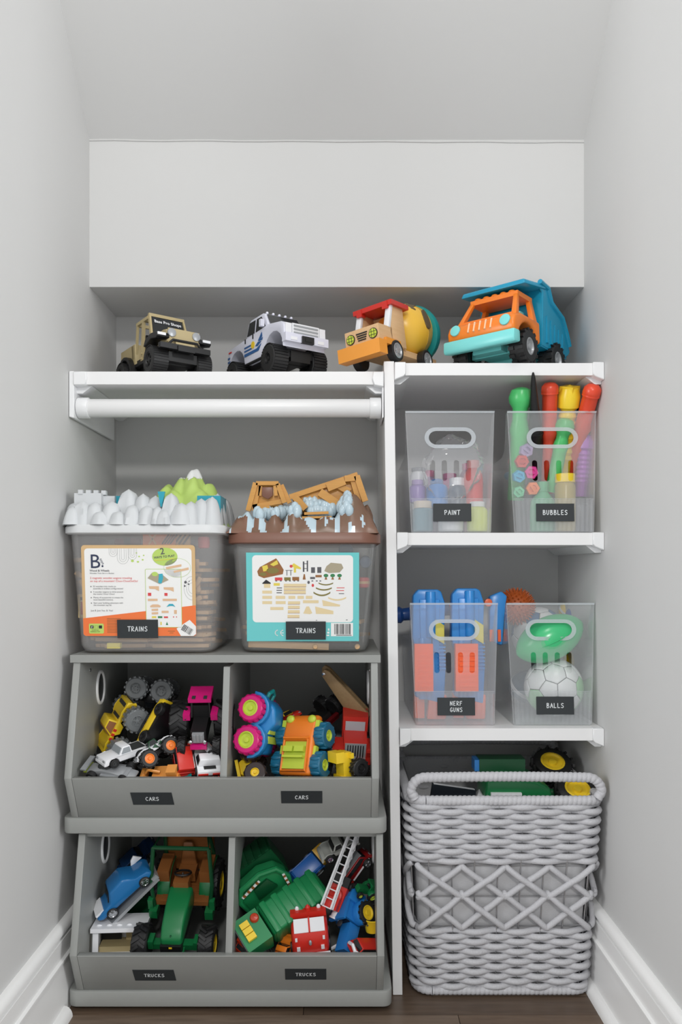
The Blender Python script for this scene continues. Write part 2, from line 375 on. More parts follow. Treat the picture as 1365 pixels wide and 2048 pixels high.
# ------------------------------------------------------------------ grey toy organisers, one stacked on the other
SIDE = [(1.385, .308), (1.338, .109), (1.375, .029), (1.70, .029), (1.70, .308)]
def organiser(label, x0, z0, top):
    r = thing('toy_organizer', label, 'organizer', 'stacked grey toy organizers'); r.location = (x0, 1.37, z0)
    def q(par, name, *g, m=M_GREY): return part(par, name, m, *[mv(h, 0, -1.37, 0) for h in g])
    Wd, t = 0.555, 0.0125
    base_h = .029
    # plinth with rounded front corners
    pw = 0.2935
    pl = [(-pw, 1.71), (-pw, 1.371 + .016)] + [(-pw + .016 - .016 * math.cos(a), 1.387 - .016 * math.sin(a)) for a in [math.pi / 2 * k / 5 for k in range(1, 6)]]
    pl = pl + [(-x, yy) for x, yy in pl[::-1]]
    g = prism(pl, 0.0, base_h, 0.003, 2)
    q(r, 'plinth', ([V((v[0], v[2], v[1])) for v in g[0]], g[1]))
    for sx in (-1, 1):
        xo = sx * (Wd / 2 - t / 2)
        gg = prism(SIDE, -t / 2, t / 2, .0007, 1)
        sp = q(r, 'side_panel', ([V((v[1] + xo, v[0], v[2])) for v in gg[0]], gg[1]))
        # pale grip ring, a dark disc painting the shade of its cut-out, a screw cap
        ring = tube([(xo - sx * t / 2, 1.50 + .022 * math.cos(a), .245 + .031 * math.sin(a)) for a in [2 * math.pi * k / 28 for k in range(28)]], .0035, 8, True)
        q(sp, 'grip_ring', ring, m=M_BRACKET)
        q(sp, 'grip_hole_shade', xf(cyl((0, 0, 0), 1, 1, 'x', b=0, n=28), Matrix.Translation((xo - sx * (t / 2), 1.50, .245)) @ Matrix.Diagonal((.0016, .021, .030, 1))), m=M_DGREY)
        q(sp, 'screw_cap', cyl((xo - sx * (t / 2), 1.44, .287), .0035, .002, 'x', n=12), m=M_CHROME)
    gd = prism([(1.387, .300), (1.346, .112), (1.352, .095), (1.39, .032), (1.695, .032), (1.695, .300)], -.006, .006, .0006, 1)
    q(r, 'divider', ([V((v[1] + .002, v[0], v[2])) for v in gd[0]], gd[1]))
    q(r, 'back_panel', box((0, 1.696, .168), (Wd - 2 * t, .008, .278), .0005, seg=1))
    q(r, 'floor_panel', box((0, 1.545, .033), (Wd - 2 * t, .30, .008), .0005, seg=1))
    iw = Wd / 2 - t - .0003
    # front lip leaning out towards its top edge
    lp = [(1.3385, .109), (1.3755, .029), (1.389, .029), (1.353, .109)]
    gl = prism(lp, -iw, iw, .0007, 1)
    q(r, 'front_lip', ([V((v[1], v[0], v[2])) for v in gl[0]], gl[1]))
    if top: q(r, 'top_panel', box((0, 1.543, .315), (Wd + .010, .322, .0138), .001, seg=1))
    else: q(r, 'top_rail', box((0, 1.40, .304), (Wd - 2 * t, .012, .008), .0005, seg=1))
    return r
OX1, OZ1 = -0.2105, 0.3235
OX2, OZ2 = -0.2010, 0.0110
organiser('lower grey two-bay toy organizer standing on the floor, marked TRUCKS', OX2, OZ2, False)
organiser('upper grey two-bay toy organizer stacked under the train tubs, marked CARS', OX1, OZ1, True)
# ------------------------------------------------------------------ chalkboard stickers
def sticker(words, c, u, n, wd, h, th, label, roll=0.0, skew=0.0):
    """c centre, u the card's right, n its outward normal"""
    o = thing('label_card', label, 'label card', 'chalkboard name cards')
    part(o, 'card', M_CARD, plate([(-wd / 2 - skew, -h / 2), (wd / 2 - skew, -h / 2), (wd / 2 + skew, h / 2), (-wd / 2 + skew, h / 2)][::1], [], .0007))
    lines = words.split('\n')
    for i, s in enumerate(lines):
        part(o, 'lettering', M_CHALK, mv(rot(lettering(s, th, th * .15, -.00025), roll, 'Y'), 0, 0, ((len(lines) - 1) / 2 - i) * th * 1.55))
    x = V(u).normalized(); y_ = -V(n).normalized(); z = x.cross(y_)
    o.matrix_world = Matrix.Translation(V(c) + V(n).normalized() * .0008) @ Matrix((x, y_, z)).transposed().to_4x4()
    return o
LN = V((0, -.080, -.037)).normalized()
def lip_card(words, px, py, z0, label, skew=0.0):
    d = 1.357
    for _ in range(6):
        p = P(px, py, d); d = 1.3385 + (z0 + .109 - p.z) * .037 / .080
    return sticker(words, P(px, py, d), (1, 0, 0), LN, .0735, .0275, .0078, label, skew=skew)
lip_card('CARS', 305, 1597, OZ1, 'black card reading CARS on the left bay of the upper organizer', -.0012)
lip_card('CARS', 604, 1594, OZ1, 'black card reading CARS on the right bay of the upper organizer')
lip_card('TRUCKS', 309, 1950, OZ2, 'black card reading TRUCKS on the left bay of the lower organizer', -.0012)
lip_card('TRUCKS', 612, 1948, OZ2, 'black card reading TRUCKS on the right bay of the lower organizer')
# ------------------------------------------------------------------ frosted bins with a tall handled front
M_BIN = clear_mat('frosted_plastic', (246, 248, 251), haze=0.145, rough=0.2, gloss=0.03)
M_BINRIM = clear_mat('frosted_plastic_rim', (232, 238, 243), haze=0.42, rough=0.25, gloss=0.04)
M_BINBAND = clear_mat('frosted_plastic_band', (240, 244, 248), haze=0.22, rough=0.2, gloss=0.04)
def stadium(cx, cz, w_, h, n=6): return rrect(w_, h, min(w_, h) / 2 - 1e-5, n, cx, cz)
BH, LEAN = 0.234, 0.018
def clear_bin(label, loc):
    o = thing('storage_bin', label, 'storage bin', 'frosted storage bins on the shelves'); o.location = loc
    wb, wt = 0.0755, 0.0855
    def warp(g):          # taper sideways and lean back with height
        return [V((v[0] * (wb + (wt - wb) * v[2] / BH) / wb, v[1] + LEAN * v[2] / BH, v[2])) for v in g[0]], g[1]
    fr = rrect(2 * wb, BH, .005, 3, 0, BH / 2)
    handle = stadium(0, .182, .074, .0265)
    slots = [stadium(x, .119, .0095, .040, 4) for x in (-.032, -.0108, .0108, .032)]
    gs = [warp(plate(fr, [handle] + slots, .0016))]
    side = [(.0, .001), (.0, BH - .003), (.010, BH - .003), (.018, .215), (.030, .185), (.044, .163), (.066, .154), (.245, .150), (.240, .001)]
    for sx in (-1, 1):
        g = prism(side, -.0007, .0007)
        gs.append(warp(([V((v[1] + sx * (wb - .0009), v[0] + .0016, v[2])) for v in g[0]], g[1])))
    gs.append(warp(box((0, .243, .076), (2 * wb - .002, .0016, .150), 0)))
    gs.append(warp(box((0, .122, .0012), (2 * wb - .003, .24, .0016), 0)))
    part(o, 'body', M_BIN, *gs, sharp=25)
    part(o, 'handle_rim', M_BINRIM, warp(mv(plate(stadium(0, .182, .089, .0405), [handle], .0012), 0, -.0013, 0)))
    part(o, 'rim', M_BINRIM, warp(box((0, -.0005, BH - .002), (2 * wb, .003, .0035), .0006)))
    n = 34; zz = []
    for k in range(n + 1): zz += [(-wb + .004 + (2 * wb - .008) * k / n, -.0010 if k % 2 else -.0022)]
    vs = [V((x, y_, z)) for z in (.002, .064) for x, y_ in zz]; m = n + 1
    part(o, 'ribbed_band', M_BINBAND, warp((vs, [[i, i + 1, i + 1 + m, i + m] for i in range(n)])), warp(box((0, -.0012, .0648), (2 * wb - .004, .0026, .0014), .0003)), sharp=15)
    return o
BINS = {'paint': (.2085, 1.437, ZM + .0003), 'bubbles': (.4035, 1.437, ZM + .0003), 'guns': (.2190, 1.456, ZL + .0003), 'balls': (.4060, 1.456, ZL + .0003)}
clear_bin('frosted bin of paint bottles on the middle shelf, card PAINT', BINS['paint'])
clear_bin('frosted bin of bubble wands on the middle shelf, card BUBBLES', BINS['bubbles'])
clear_bin('frosted bin of blue foam blasters on the lowest shelf', BINS['guns'])
clear_bin('frosted bin of balls on the lowest shelf, card BALLS', BINS['balls'])
BN = V((0, -BH, LEAN)).normalized()
def bin_card(words, px, py, key, label):
    y0 = BINS[key][1] - .0024; z0 = BINS[key][2]; d = y0
    for _ in range(5): p = P(px, py, d); d = y0 + LEAN * (p.z - z0) / BH
    sticker(words, P(px, py, d), (1, 0, 0), BN, .0722, .0338, .0078 if '\n' in words else .0086, label)
bin_card('PAINT', 905, 1025, 'paint', 'black card reading PAINT on a frosted bin')
bin_card('BUBBLES', 1111, 1025, 'bubbles', 'black card reading BUBBLES on a frosted bin')
bin_card('NERF\nGUNS', 913, 1413, 'guns', 'black card with two lines of lettering on the foam blaster bin')
bin_card('BALLS', 1111, 1411, 'balls', 'black card reading BALLS on a frosted bin')

# ------------------------------------------------------------------ woven rope basket
M_ROPE = mat('grey_cotton_rope', (200, 200, 204), 0.9, scale=420, var=0.22, bump=0.35)
M_LINER = mat('grey_liner_cloth', (200, 200, 202), 0.95, scale=260, var=0.12, bump=0.25, stretch=(1, 1, 5))
M_WIRE = mat('steel_wire', (190, 190, 192), 0.35, metal=0.8)
bk = thing('rope_basket', 'grey woven rope basket with lattice band and cloth liner on the floor', 'basket')
BX, BY0 = .3040, 1.430; bk.location = (BX, BY0, 0)
HT = .376
def bdim(z):       # half width, front y, back y at height z (local)
    t = z / HT; return .162 + .0155 * t, -.000 - .032 * t, .252 + .016 * t
def ring(z, n, off=None, r=.030, n_st=28, ph=0, amp=0.0, grow=0.0):
    """closed path round the basket, bulging in and out between stakes"""
    hw, yf, yb = bdim(z); hw += grow; yf -= grow; yb += grow
    segs = [((-hw + r, yf), (hw - r, yf)), ((hw - r, yf + r), -90), ((hw, yf + r), (hw, yb - r)), ((hw - r, yb - r), 0),
            ((hw - r, yb), (-hw + r, yb)), ((-hw + r, yb - r), 90), ((-hw, yb - r), (-hw, yf + r)), ((-hw + r, yf + r), 180)]
    lens = [(V(a) - V(b)).length if isinstance(b, tuple) else math.pi / 2 * r for a, b in segs]
    T = sum(lens); out = []
    for i in range(n):
        s = T * i / n; u = s / T * n_st * math.pi + ph
        k = 0
        while s > lens[k]: s -= lens[k]; k += 1
        a, b = segs[k]
        if isinstance(b, tuple):
            p = V(a).lerp(V(b), s / lens[k]); t = (V(b) - V(a)).normalized(); nn = V((t[1], -t[0]))
        else:
            g = math.radians(b) + s / r; nn = V((math.cos(g), math.sin(g))); p = V(a) + nn * r
        e = amp * math.cos(u); p = p + nn * e
        out.append(V((p[0], p[1], z)))
    return out
rows = [.3645 - .00935 * k for k in range(12)] + [.1265 - .0097 * k for k in range(12)]
random.seed(8)
for i, z in enumerate(rows):
    pts = ring(z, 224, amp=.0058, ph=math.pi * (i % 2))
    pts = [V((p.x, p.y, p.z + .0010 * noise.noise(V((p.x * 30, p.y * 30, z * 90))))) for p in pts]
    part(bk, 'woven_strand', M_ROPE, tube(pts, .0059, 8, True), sharp=80)
def wrapped(path, r, pitch=.0085, n=12, step=.0012, closed=False):
    """cord wound round a bar: a tube with slanting ridges"""
    P_ = [V(p) for p in path]; L = [0]
    for a, b in zip(P_, P_[1:]): L.append(L[-1] + (b - a).length)
    m = max(8, int(L[-1] / step)); out = []; rs = []
    j = 0
    for k in range(m + 1):
        s = L[-1] * k / m
        while j < len(L) - 2 and s > L[j + 1]: j += 1
        out.append(P_[j].lerp(P_[j + 1], (s - L[j]) / max(1e-9, L[j + 1] - L[j])))
    vs, fs = [], []; t0 = (out[1] - out[0]).normalized(); u = t0.orthogonal().normalized()
    for i, p in enumerate(out):
        t = (out[min(i + 1, m)] - out[max(i - 1, 0)]).normalized(); u = (u - t * u.dot(t)).normalized(); w_ = t.cross(u); s = L[-1] * i / m
        for k in range(n):
            a = 2 * math.pi * k / n
            q = abs(math.sin(math.pi * s / pitch + a / 2 * (1 if True else 0)))
            rr = r * (0.84 + .16 * q ** .6)
            vs.append(p + (u * math.cos(a) + w_ * math.sin(a)) * rr)
    for i in range(m):
        for k in range(n): fs.append([i * n + k, i * n + (k + 1) % n, (i + 1) * n + (k + 1) % n, (i + 1) * n + k])
    fs.append(list(range(n))[::-1]); fs.append([m * n + k for k in range(n)])
    return vs, fs
rp = ring(.376, 120, r=.03); rp.append(rp[0])
part(bk, 'wrapped_rim', M_ROPE, wrapped(rp, .0092), sharp=80)
rp = ring(.0105, 120, r=.03, grow=.0); rp.append(rp[0])
part(bk, 'base_rim', M_ROPE, wrapped(rp, .0088), sharp=80)
for yy, nm in ((bdim(HT)[1], 'front'), (bdim(HT)[2], 'back')):
    hw = bdim(HT)[0] - .006; pth = [(-hw + .004, yy, .380)]; zt = .4185
    for k in range(7):
        a = math.pi / 2 * k / 6; pth.append((-hw + .026 * (1 - math.cos(a)) - .004, yy, zt - .026 + .026 * math.sin(a)))
    for k in range(1, 12): pth.append((-hw + .022 + (2 * hw - .044) * k / 12, yy, zt + .0016 * math.sin(math.pi * k / 12)))
    for k in range(7):
        a = math.pi / 2 * (6 - k) / 6; pth.append((hw - .026 * (1 - math.cos(a)) + .004, yy, zt - .026 + .026 * math.sin(a)))
    pth.append((hw - .004, yy, .380))
    part(bk, 'handle_loop', M_ROPE, wrapped(pth, .0092), sharp=80)
# wire stakes and hoops
for k in range(28):
    pts = [ring(z, 28, r=.03, grow=-.001)[k] for z in (.012, .13, .25, .372)]
    part(bk, 'wire_stake', M_WIRE, tube(pts, .0012, 6))
for z in (.136, .193, .252):
    part(bk, 'wire_hoop', M_WIRE, tube(ring(z, 90, r=.03, grow=-.003), .0012, 6, True))
# crossing ropes of the lattice band, two tiers, front and sides
def face_pt(side, s, z, off=0.0):
    hw, yf, yb = bdim(z)
    if side == 'front': return V((-hw + .010 + (2 * hw - .020) * s, yf - .002 - off, z))
    x = hw + .001 + off
    return V((x if side == 'right' else -x, yf + .012 + (yb - yf - .024) * s, z))
for side, n in (('front', 4), ('right', 3), ('left', 3)):
    for (za, zb) in ((.250, .195), (.196, .136)):
        for i in range(n):
            for dr in (1, -1):
                a, b = (i / n, (i + 1) / n) if dr > 0 else ((i + 1) / n, i / n)
                o1, o2 = (.006, .0015) if (i + (za > .2)) % 2 == (dr > 0) else (.0012, .0058)
                pts = [face_pt(side, a, za + .004, -.003), face_pt(side, a + (b - a) * .04, za, .002), face_pt(side, a + (b - a) * .3, za + (zb - za) * .3, (o1 + .002) * .8),
                       face_pt(side, (a + b) / 2, (za + zb) / 2, o1), face_pt(side, a + (b - a) * .7, za + (zb - za) * .7, (o1 + .002) * .8), face_pt(side, b - (b - a) * .04, zb, .002), face_pt(side, b, zb - .004, -.003)]
                sm = []
                for k in range(len(pts) - 1):
                    for q in range(4):
                        t = q / 4; p0, p1, p2, p3 = pts[max(k - 1, 0)], pts[k], pts[k + 1], pts[min(k + 2, len(pts) - 1)]
                        sm.append(0.5 * (2 * p1 + (p2 - p0) * t + (2 * p0 - 5 * p1 + 4 * p2 - p3) * t * t + (3 * p1 - p0 - 3 * p2 + p3) * t ** 3))
                sm.append(pts[-1])
                part(bk, 'lattice_rope', M_ROPE, tube(sm, .0057, 8), sharp=80)
# cloth liner: an open box, softly creased
vs, fs = [], []; NR = 30
lz = [.014, .05, .09, .13, .16, .19, .22, .25, .30, .34, .380]
for z in lz:
    for j, p in enumerate(ring(min(z, .376), 120, r=.03, grow=-.0095)):
        e = .0022 * noise.noise(V((p.x * 40, p.y * 40, z * 22))); vs.append(V((p.x * (1 + e), p.y + e, z)))
for i in range(len(lz) - 1):
    for k in range(120): fs.append([i * 120 + k, i * 120 + (k + 1) % 120, (i + 1) * 120 + (k + 1) % 120, (i + 1) * 120 + k])
fs.append(list(range(120))[::-1])
part(bk, 'cloth_liner', M_LINER, (vs, fs), sharp=80)

# ------------------------------------------------------------------ train tubs
M_TUB = clear_mat('clear_tub_plastic', (244, 244, 244), haze=0.20, rough=0.12, gloss=0.03)
M_TUB2 = clear_mat('smoky_tub_plastic', (228, 230, 229), haze=0.17, rough=0.12, gloss=0.03)
M_LIDGREY = tp('pale_grey_lid', (214, 216, 217), 0.45)
M_ROCKGREY = tp('pale_grey_rock', (206, 209, 211), 0.5, var=0.08, scale=20)
M_LIDBROWN = tp('brown_lid', (122, 82, 66), 0.38)
M_HILL = tp('spring_green_hill', (188, 216, 116), 0.5)
M_SNOW = tp('snow_white', (240, 242, 240), 0.5)
def loft(rings, cap0=True, cap1=False):
    n = len(rings[0]); vs = [V(p) for r_ in rings for p in r_]; fs = []
    for i in range(len(rings) - 1):
        for k in range(n): fs.append([i * n + k, i * n + (k + 1) % n, (i + 1) * n + (k + 1) % n, (i + 1) * n + k])
    if cap0: fs.append(list(range(n))[::-1])
    if cap1: fs.append([(len(rings) - 1) * n + k for k in range(n)])
    return vs, fs
def rr3(w_, d_, r, z, cy=0, n=6): return [V((x, y_ + cy, z)) for x, y_ in rrect(w_, d_, r, n)]
TZ = OZ1 + .322 + .0004
def tub(name, label, x, front_b, wb, wt, h, m, lidm, lidw, lidd, lid_h, skirt_h):
    o = thing(name, label, 'storage tub'); o.location = (x, front_b, TZ)
    db, dt, ex = .215, .262, (wt - wb) / 2
    cyb, cyt = db / 2, db / 2 + .006
    R = [rr3(wb - .030, db - .030, .02, .0015, cyb), rr3(wb - .012, db - .012, .026, .004, cyb), rr3(wb, db, .030, .014, cyb), rr3(wt, dt, .034, h, cyt)]
    part(o, 'body', m, loft(R + [rr3(wt - .004, dt - .004, .032, h, cyt), rr3(wb - .004, db - .004, .028, .015, cyb), rr3(wb - .016, db - .016, .024, .006, cyb)], True, True))
    lid = part(o, 'lid', lidm, loft([rr3(lidw - .008, lidd - .008, .036, h - .004, cyt), rr3(lidw, lidd, .038, h - .002, cyt), rr3(lidw, lidd, .038, h + lid_h - .004, cyt), rr3(lidw - .006, lidd - .006, .036, h + lid_h, cyt), rr3(lidw - .05, lidd - .05, .03, h + lid_h + .001, cyt)], True, True))
    return o, lid, cyt, h + lid_h
LT, LTlid, lcy, lz0 = tub('train_tub', 'clear train tub with pale grey castle-mountain lid and white product label', -.3590, 1.395, .252, .282, .2235, M_TUB, M_LIDGREY, .297, .285, .0125, .02)
RT, RTlid, rcy, rz0 = tub('train_tub', 'clear train tub with brown log-mountain lid and turquoise product label', -.0680, 1.408, .240, .270, .2060, M_TUB2, M_LIDBROWN, .284, .280, .0165, .02)
# -- left lid: grey cliffs, castle corner, green peak with a white cap
def rock(cx, cy, w_, d_, h, seed, p=2.6, top=.42, n=16, m=8, z0=0.0):
    """fluted crag: wide foot, rounded head"""
    vs, fs = [], []
    for j in range(m + 1):
        t = j / m; k = (1 - t ** 5) ** .5 * (1 - top * t) if j < m else 0.0
        k = max(k, 0.02) if j < m else 0.0
        for i in range(n):
            a = 2 * math.pi * i / n
            e = 1 + .05 * math.cos(5 * a + seed * 3) + .22 * noise.noise(V((math.cos(a) * 1.6 + seed * 7.1, math.sin(a) * 1.6, t * .8 + seed)))
            c_, s_ = math.cos(a), math.sin(a); q = (abs(c_) ** 3 + abs(s_) ** 3) ** (-1 / 3)
            vs.append(V((cx + w_ / 2 * k * e * c_ * q, cy + d_ / 2 * k * e * s_ * q, z0 + h * t)))
    for j in range(m):
        for i in range(n): fs.append([j * n + i, j * n + (i + 1) % n, (j + 1) * n + (i + 1) % n, (j + 1) * n + i])
    return vs, fs
def lidx(px, d=1.42): return (px - CX) / F * d
fx = lambda px: lidx(px, 1.41) + .3590
fz = lambda py: (HY - py) / F * 1.43 + CZ - TZ - lz0
fy = lcy - .285 / 2
rocks = []
for k, (px, w_, h, dy) in enumerate([(155, 26, 40, .024), (172, 34, 52, .03), (196, 34, 50, .032), (210, 30, 30, .022), (228, 40, 52, .034), (256, 44, 80, .05), (272, 30, 44, .026), (286, 36, 70, .046), (300, 34, 42, .026),
                                     (310, 34, 66, .05), (322, 24, 40, .024), (345, 38, 70, .036), (368, 36, 48, .026), (385, 30, 52, .034), (402, 36, 60, .05), (416, 36, 62, .06), (245, 30, 30, .022), (336, 26, 34, .02)]):
    rocks.append(rock(fx(px), fy + dy, w_ / 1000 * 1.2, .05, h / 1000 * .86, k + 1.3))
for k in range(7): rocks.append(rock(fx(150) + .002 * k, fy + .05 + .03 * k, .045, .05, .045 + .006 * (k % 3), 30 + k))
for k in range(7): rocks.append(rock(fx(424), fy + .05 + .03 * k, .036, .05, .055 + .006 * (k % 3), 40 + k))
for k in range(8): rocks.append(rock(fx(175 + 32 * k), fy + .245, .06, .05, .05 + .008 * (k % 3), 50 + k))
part(LTlid, 'cliffs', M_ROCKGREY, *[mv(g, 0, 0, lz0) for g in rocks], sharp=60)
cas = [box((fx(178), fy + .062, .030), (.050, .05, .060), .003), box((fx(206), fy + .075, .028), (.04, .05, .056), .003)]
for k in range(4): cas.append(box((fx(164 + 14 * k), fy + .040 + .004 * k, .062), (.0085, .010, .008), .001))
part(LTlid, 'castle', M_ROCKGREY, *[mv(g, 0, 0, lz0) for g in cas])
def mound(peaks, x0, x1, y0, y1, n=44, base=-.004, lo=None):
    """height field as a solid-looking skin"""
    vs, fs = [], []
    for j in range(n + 1):
        for i in range(n + 1):
            x = x0 + (x1 - x0) * i / n; y_ = y0 + (y1 - y0) * j / n; z = base
            for (px, py, h, sx, sy) in peaks: z = max(z, base + h * math.exp(-((x - px) / sx) ** 2 - ((y_ - py) / sy) ** 2) * (1 + .08 * noise.noise(V((x * 60, y_ * 60, h)))))
            e = min(i, j, n - i, n - j) / n; z = base + (z - base) * min(1, e / .07) ** .5
            vs.append(V((x, y_, z)))
    for j in range(n):
        for i in range(n): fs.append([j * (n + 1) + i, j * (n + 1) + i + 1, (j + 1) * (n + 1) + i + 1, (j + 1) * (n + 1) + i])
    return vs, fs
pk = [(fx(368), lcy + .0, .121, .040, .06), (fx(312), lcy + .0, .090, .034, .06), (fx(343), lcy, .104, .036, .06), (fx(400), lcy + .005, .092, .034, .06), (fx(335), lcy - .03, .078, .045, .05), (fx(380), lcy - .03, .080, .05, .05)]
g = mound(pk, fx(225), fx(445), lcy - .125, lcy + .11, 60, base=-.002)
def split(g, fn):
    a, b = [], []
    for f in g[1]:
        c = sum((g[0][i] for i in f), V((0, 0, 0))) / len(f); (a if fn(c) else b).append(f)
    return (g[0], a), (g[0], b)
snow, hill = split(g, lambda c: c.z > .098 + .010 * noise.noise(c * 70) and c.x > fx(340))
part(LTlid, 'green_hill', M_HILL, mv(hill, 0, 0, lz0), sharp=80)
part(LTlid, 'snow_cap', M_SNOW, mv(snow, 0, 0, lz0 + .0003), sharp=80)
for q in (box((fx(228), fy + .085, .031), (.036, .05, .052), .004), box((fx(414), fy + .10, .030), (.044, .07, .056), .006), rot(box((fx(327), fy + .030, .048), (.013, .006, .028), .002, top=(.2, 1)), 180, 'Y', (fx(327), fy + .030, .048))):
    part(LTlid, 'river', M_TEAL, mv(q, 0, 0, lz0))
# -- right lid: brown rocks, splashing water, plank tower and ramp
gx = lambda px: lidx(px, 1.44) + .0680
gz = lambda py: (HY - py) / F * 1.44 + CZ - TZ - rz0
gy = rcy - .280 / 2
M_WATER = tp('pale_blue_water', (190, 210, 220), 0.22, var=0.1)
M_PLANKTOY = mat('ochre_plank_plastic', (214, 156, 76), 0.35, scale=30, stretch=(1, 1, 9), var=0.25)
M_ROCKBRN = mat('brown_green_rock', (138, 90, 76), 0.26, scale=24, rgb2=(104, 92, 70))
peaks = [(gx(480), gy + .050, .036, .030, .04), (gx(497), gy + .045, .042, .018, .03), (gx(522), gy + .04, .040, .02, .025), (gx(552), gy + .038, .040, .018, .025), (gx(590), gy + .036, .048, .022, .025), (gx(620), gy + .03, .030, .04, .03), (gx(655), gy + .03, .032, .04, .03),
         (gx(706), gy + .045, .074, .036, .04), (gx(738), gy + .07, .058, .028, .06), (gx(600), rcy, .042, .11, .08), (gx(520), rcy + .02, .05, .05, .06), (gx(690), rcy + .03, .06, .06, .07)]
g = mound(peaks, gx(458) + .002, gx(758) - .002, gy + .006, gy + .268, 90, base=-.001)
wet, dry = split(g, lambda c: (c.z > .030 + .012 * noise.noise(c * 80) and c.x < gx(690) and not c.z > .052) or (noise.noise(V((c.x * 75, c.y * 14, 4.2 + c.z * 20))) > .24 and c.z < .034))
part(RTlid, 'brown_rocks', M_ROCKBRN, mv(dry, 0, 0, rz0), sharp=80)
part(RTlid, 'water_film', M_WATER, mv(wet, 0, 0, rz0), sharp=80, kind='stuff')
random.seed(12); wat = []
def on_rock(px, py):
    x, z = gx(px), gz(py); y_ = gy + .008
    while y_ < gy + .10 and max(h * math.exp(-((x - a) / sx) ** 2 - ((y_ - b) / sy) ** 2) for a, b, h, sx, sy in peaks) * min(1, (y_ - gy - .006) / .018) ** .5 < z: y_ += .001
    return y_
def blobs(n, x0, x1, y0, y1, dfun, r0=.005, r1=.0095):
    for _ in range(n):
        px, py = random.uniform(x0, x1), random.uniform(y0, y1)
        r = random.uniform(r0, r1)
        wat.append(ell((gx(px), min(gy + dfun(px, py), on_rock(px, py)), gz(py)), (r, r * .8, r * 1.5), 8, 5))
blobs(46, 515, 600, 1018, 1032, lambda a, b: .050 + (1032 - b) * .0012)
blobs(60, 608, 668, 992, 1028, lambda a, b: .052 + (1030 - b) * .0006)
blobs(46, 676, 700, 978, 1025, lambda a, b: .064 + (1030 - b) * .0004)
part(RTlid, 'splashing_water', M_WATER, *[mv(q, 0, 0, rz0) for q in wat], sharp=80, kind='stuff')
def slab(p, q, wd, t, y_, ang=None):
    """a plank seen from the front from p to q (pixels), width wd px"""
    a, b = V((gx(p[0]), gz(p[1]))), V((gx(q[0]), gz(q[1]))); L = (b - a).length; c = (a + b) / 2
    g = box((0, 0, 0), (L, t, wd / F * 1.44), .0012, seg=1)
    return mv(rot(g, -math.degrees(math.atan2(b[1] - a[1], b[0] - a[0])), 'Y'), c[0], gy + y_, c[1] + rz0)
pks = [((512, 966), (497, 1022), 10), ((519, 966), (508, 1022), 9), ((556, 968), (570, 1006), 9), ((563, 970), (580, 1006), 9), ((513, 967), (558, 967), 8), ((506, 1014), (566, 1002), 9), ((510, 1020), (540, 1014), 8), ((522, 972), (520, 992), 7), ((551, 972), (553, 992), 7),
       ((580, 994), (716, 949), 10), ((590, 994), (612, 1018), 13), ((640, 984), (676, 1008), 16), ((655, 976), (690, 962), 16), ((672, 968), (700, 984), 13), ((690, 958), (712, 956), 12), ((705, 955), (718, 1003), 11), ((714, 952), (731, 1003), 12), ((610, 1029), (658, 1027), 5), ((606, 1037), (664, 1036), 4)]
for k, (p, q, wd) in enumerate(pks):
    part(RTlid, 'plank', M_PLANKTOY, slab(p, q, wd, .007, .056 + (.004 if k % 2 else 0) - (.022 if k > 16 else 0)))
part(RTlid, 'plank', M_PLANKTOY, mv(prism([(gx(519), gz(968)), (gx(553), gz(968)), (gx(566), gz(1012)), (gx(508), gz(1016))], gy + .061, gy + .105, .002), 0, 0, rz0))
part(RTlid, 'plank', M_PLANKTOY, mv(prism([(gx(584), gz(998)), (gx(712), gz(954)), (gx(728), gz(1004)), (gx(600), gz(1025))], gy + .064, gy + .16, .002), 0, 0, rz0))
part(RTlid, 'doorway', M_LIDBROWN, mv(prism([(gx(525), gz(975)), (gx(546), gz(975)), (gx(546), gz(992)), (gx(537), gz(999)), (gx(525), gz(993))], gy + .052, gy + .06, .0006), 0, 0, rz0))
# ------------------------------------------------------------------ product labels on the tubs (flat print)
def pm(name, rgb): return mat('print_' + name, rgb, 0.6, var=0.02)
K_WHITE, K_KRAFT, K_ORANGE, K_NAVY = pm('white', (238, 238, 236)), pm('kraft', (212, 178, 130)), pm('orange', (238, 120, 62)), pm('navy', (44, 54, 82))
K_GREY, K_RED, K_LIME, K_TAN = pm('grey', (92, 92, 96)), pm('red', (216, 72, 74)), pm('lime', (184, 212, 108)), pm('tan', (222, 184, 148))
K_AQUA, K_BLACK, K_CREAM, K_OLIVE = pm('aqua', (108, 202, 202)), pm('black', (36, 36, 40)), pm('cream', (228, 208, 164)), pm('olive', (130, 120, 62))
K_GREEN, K_BROWN, K_YELLOW, K_TEAL, K_STONE = pm('green', (58, 130, 84)), pm('brown', (150, 100, 56)), pm('yellow', (226, 206, 84)), pm('teal', (60, 170, 190)), pm('stone', (170, 160, 136))
def tub_card(tubo, name, x0, y0, x1, y1, zs, ox, oy, d, front_b, wt, wb, h, label):
    """label sheet on the leaning front of a tub. zs: zoom px per photo px; returns (part, X, Z) mapping zoom px to card metres"""
    s = d / F / zs; cx, cy = (x0 + x1) / 2, (y0 + y1) / 2
    c = P(ox + cx / zs, oy + cy / zs, d)
    o = bpy.data.objects.new(name, None)
    X = lambda zx: (zx - cx) * s
    Z = lambda zy: -(zy - cy) * s
    return o, X, Z, c
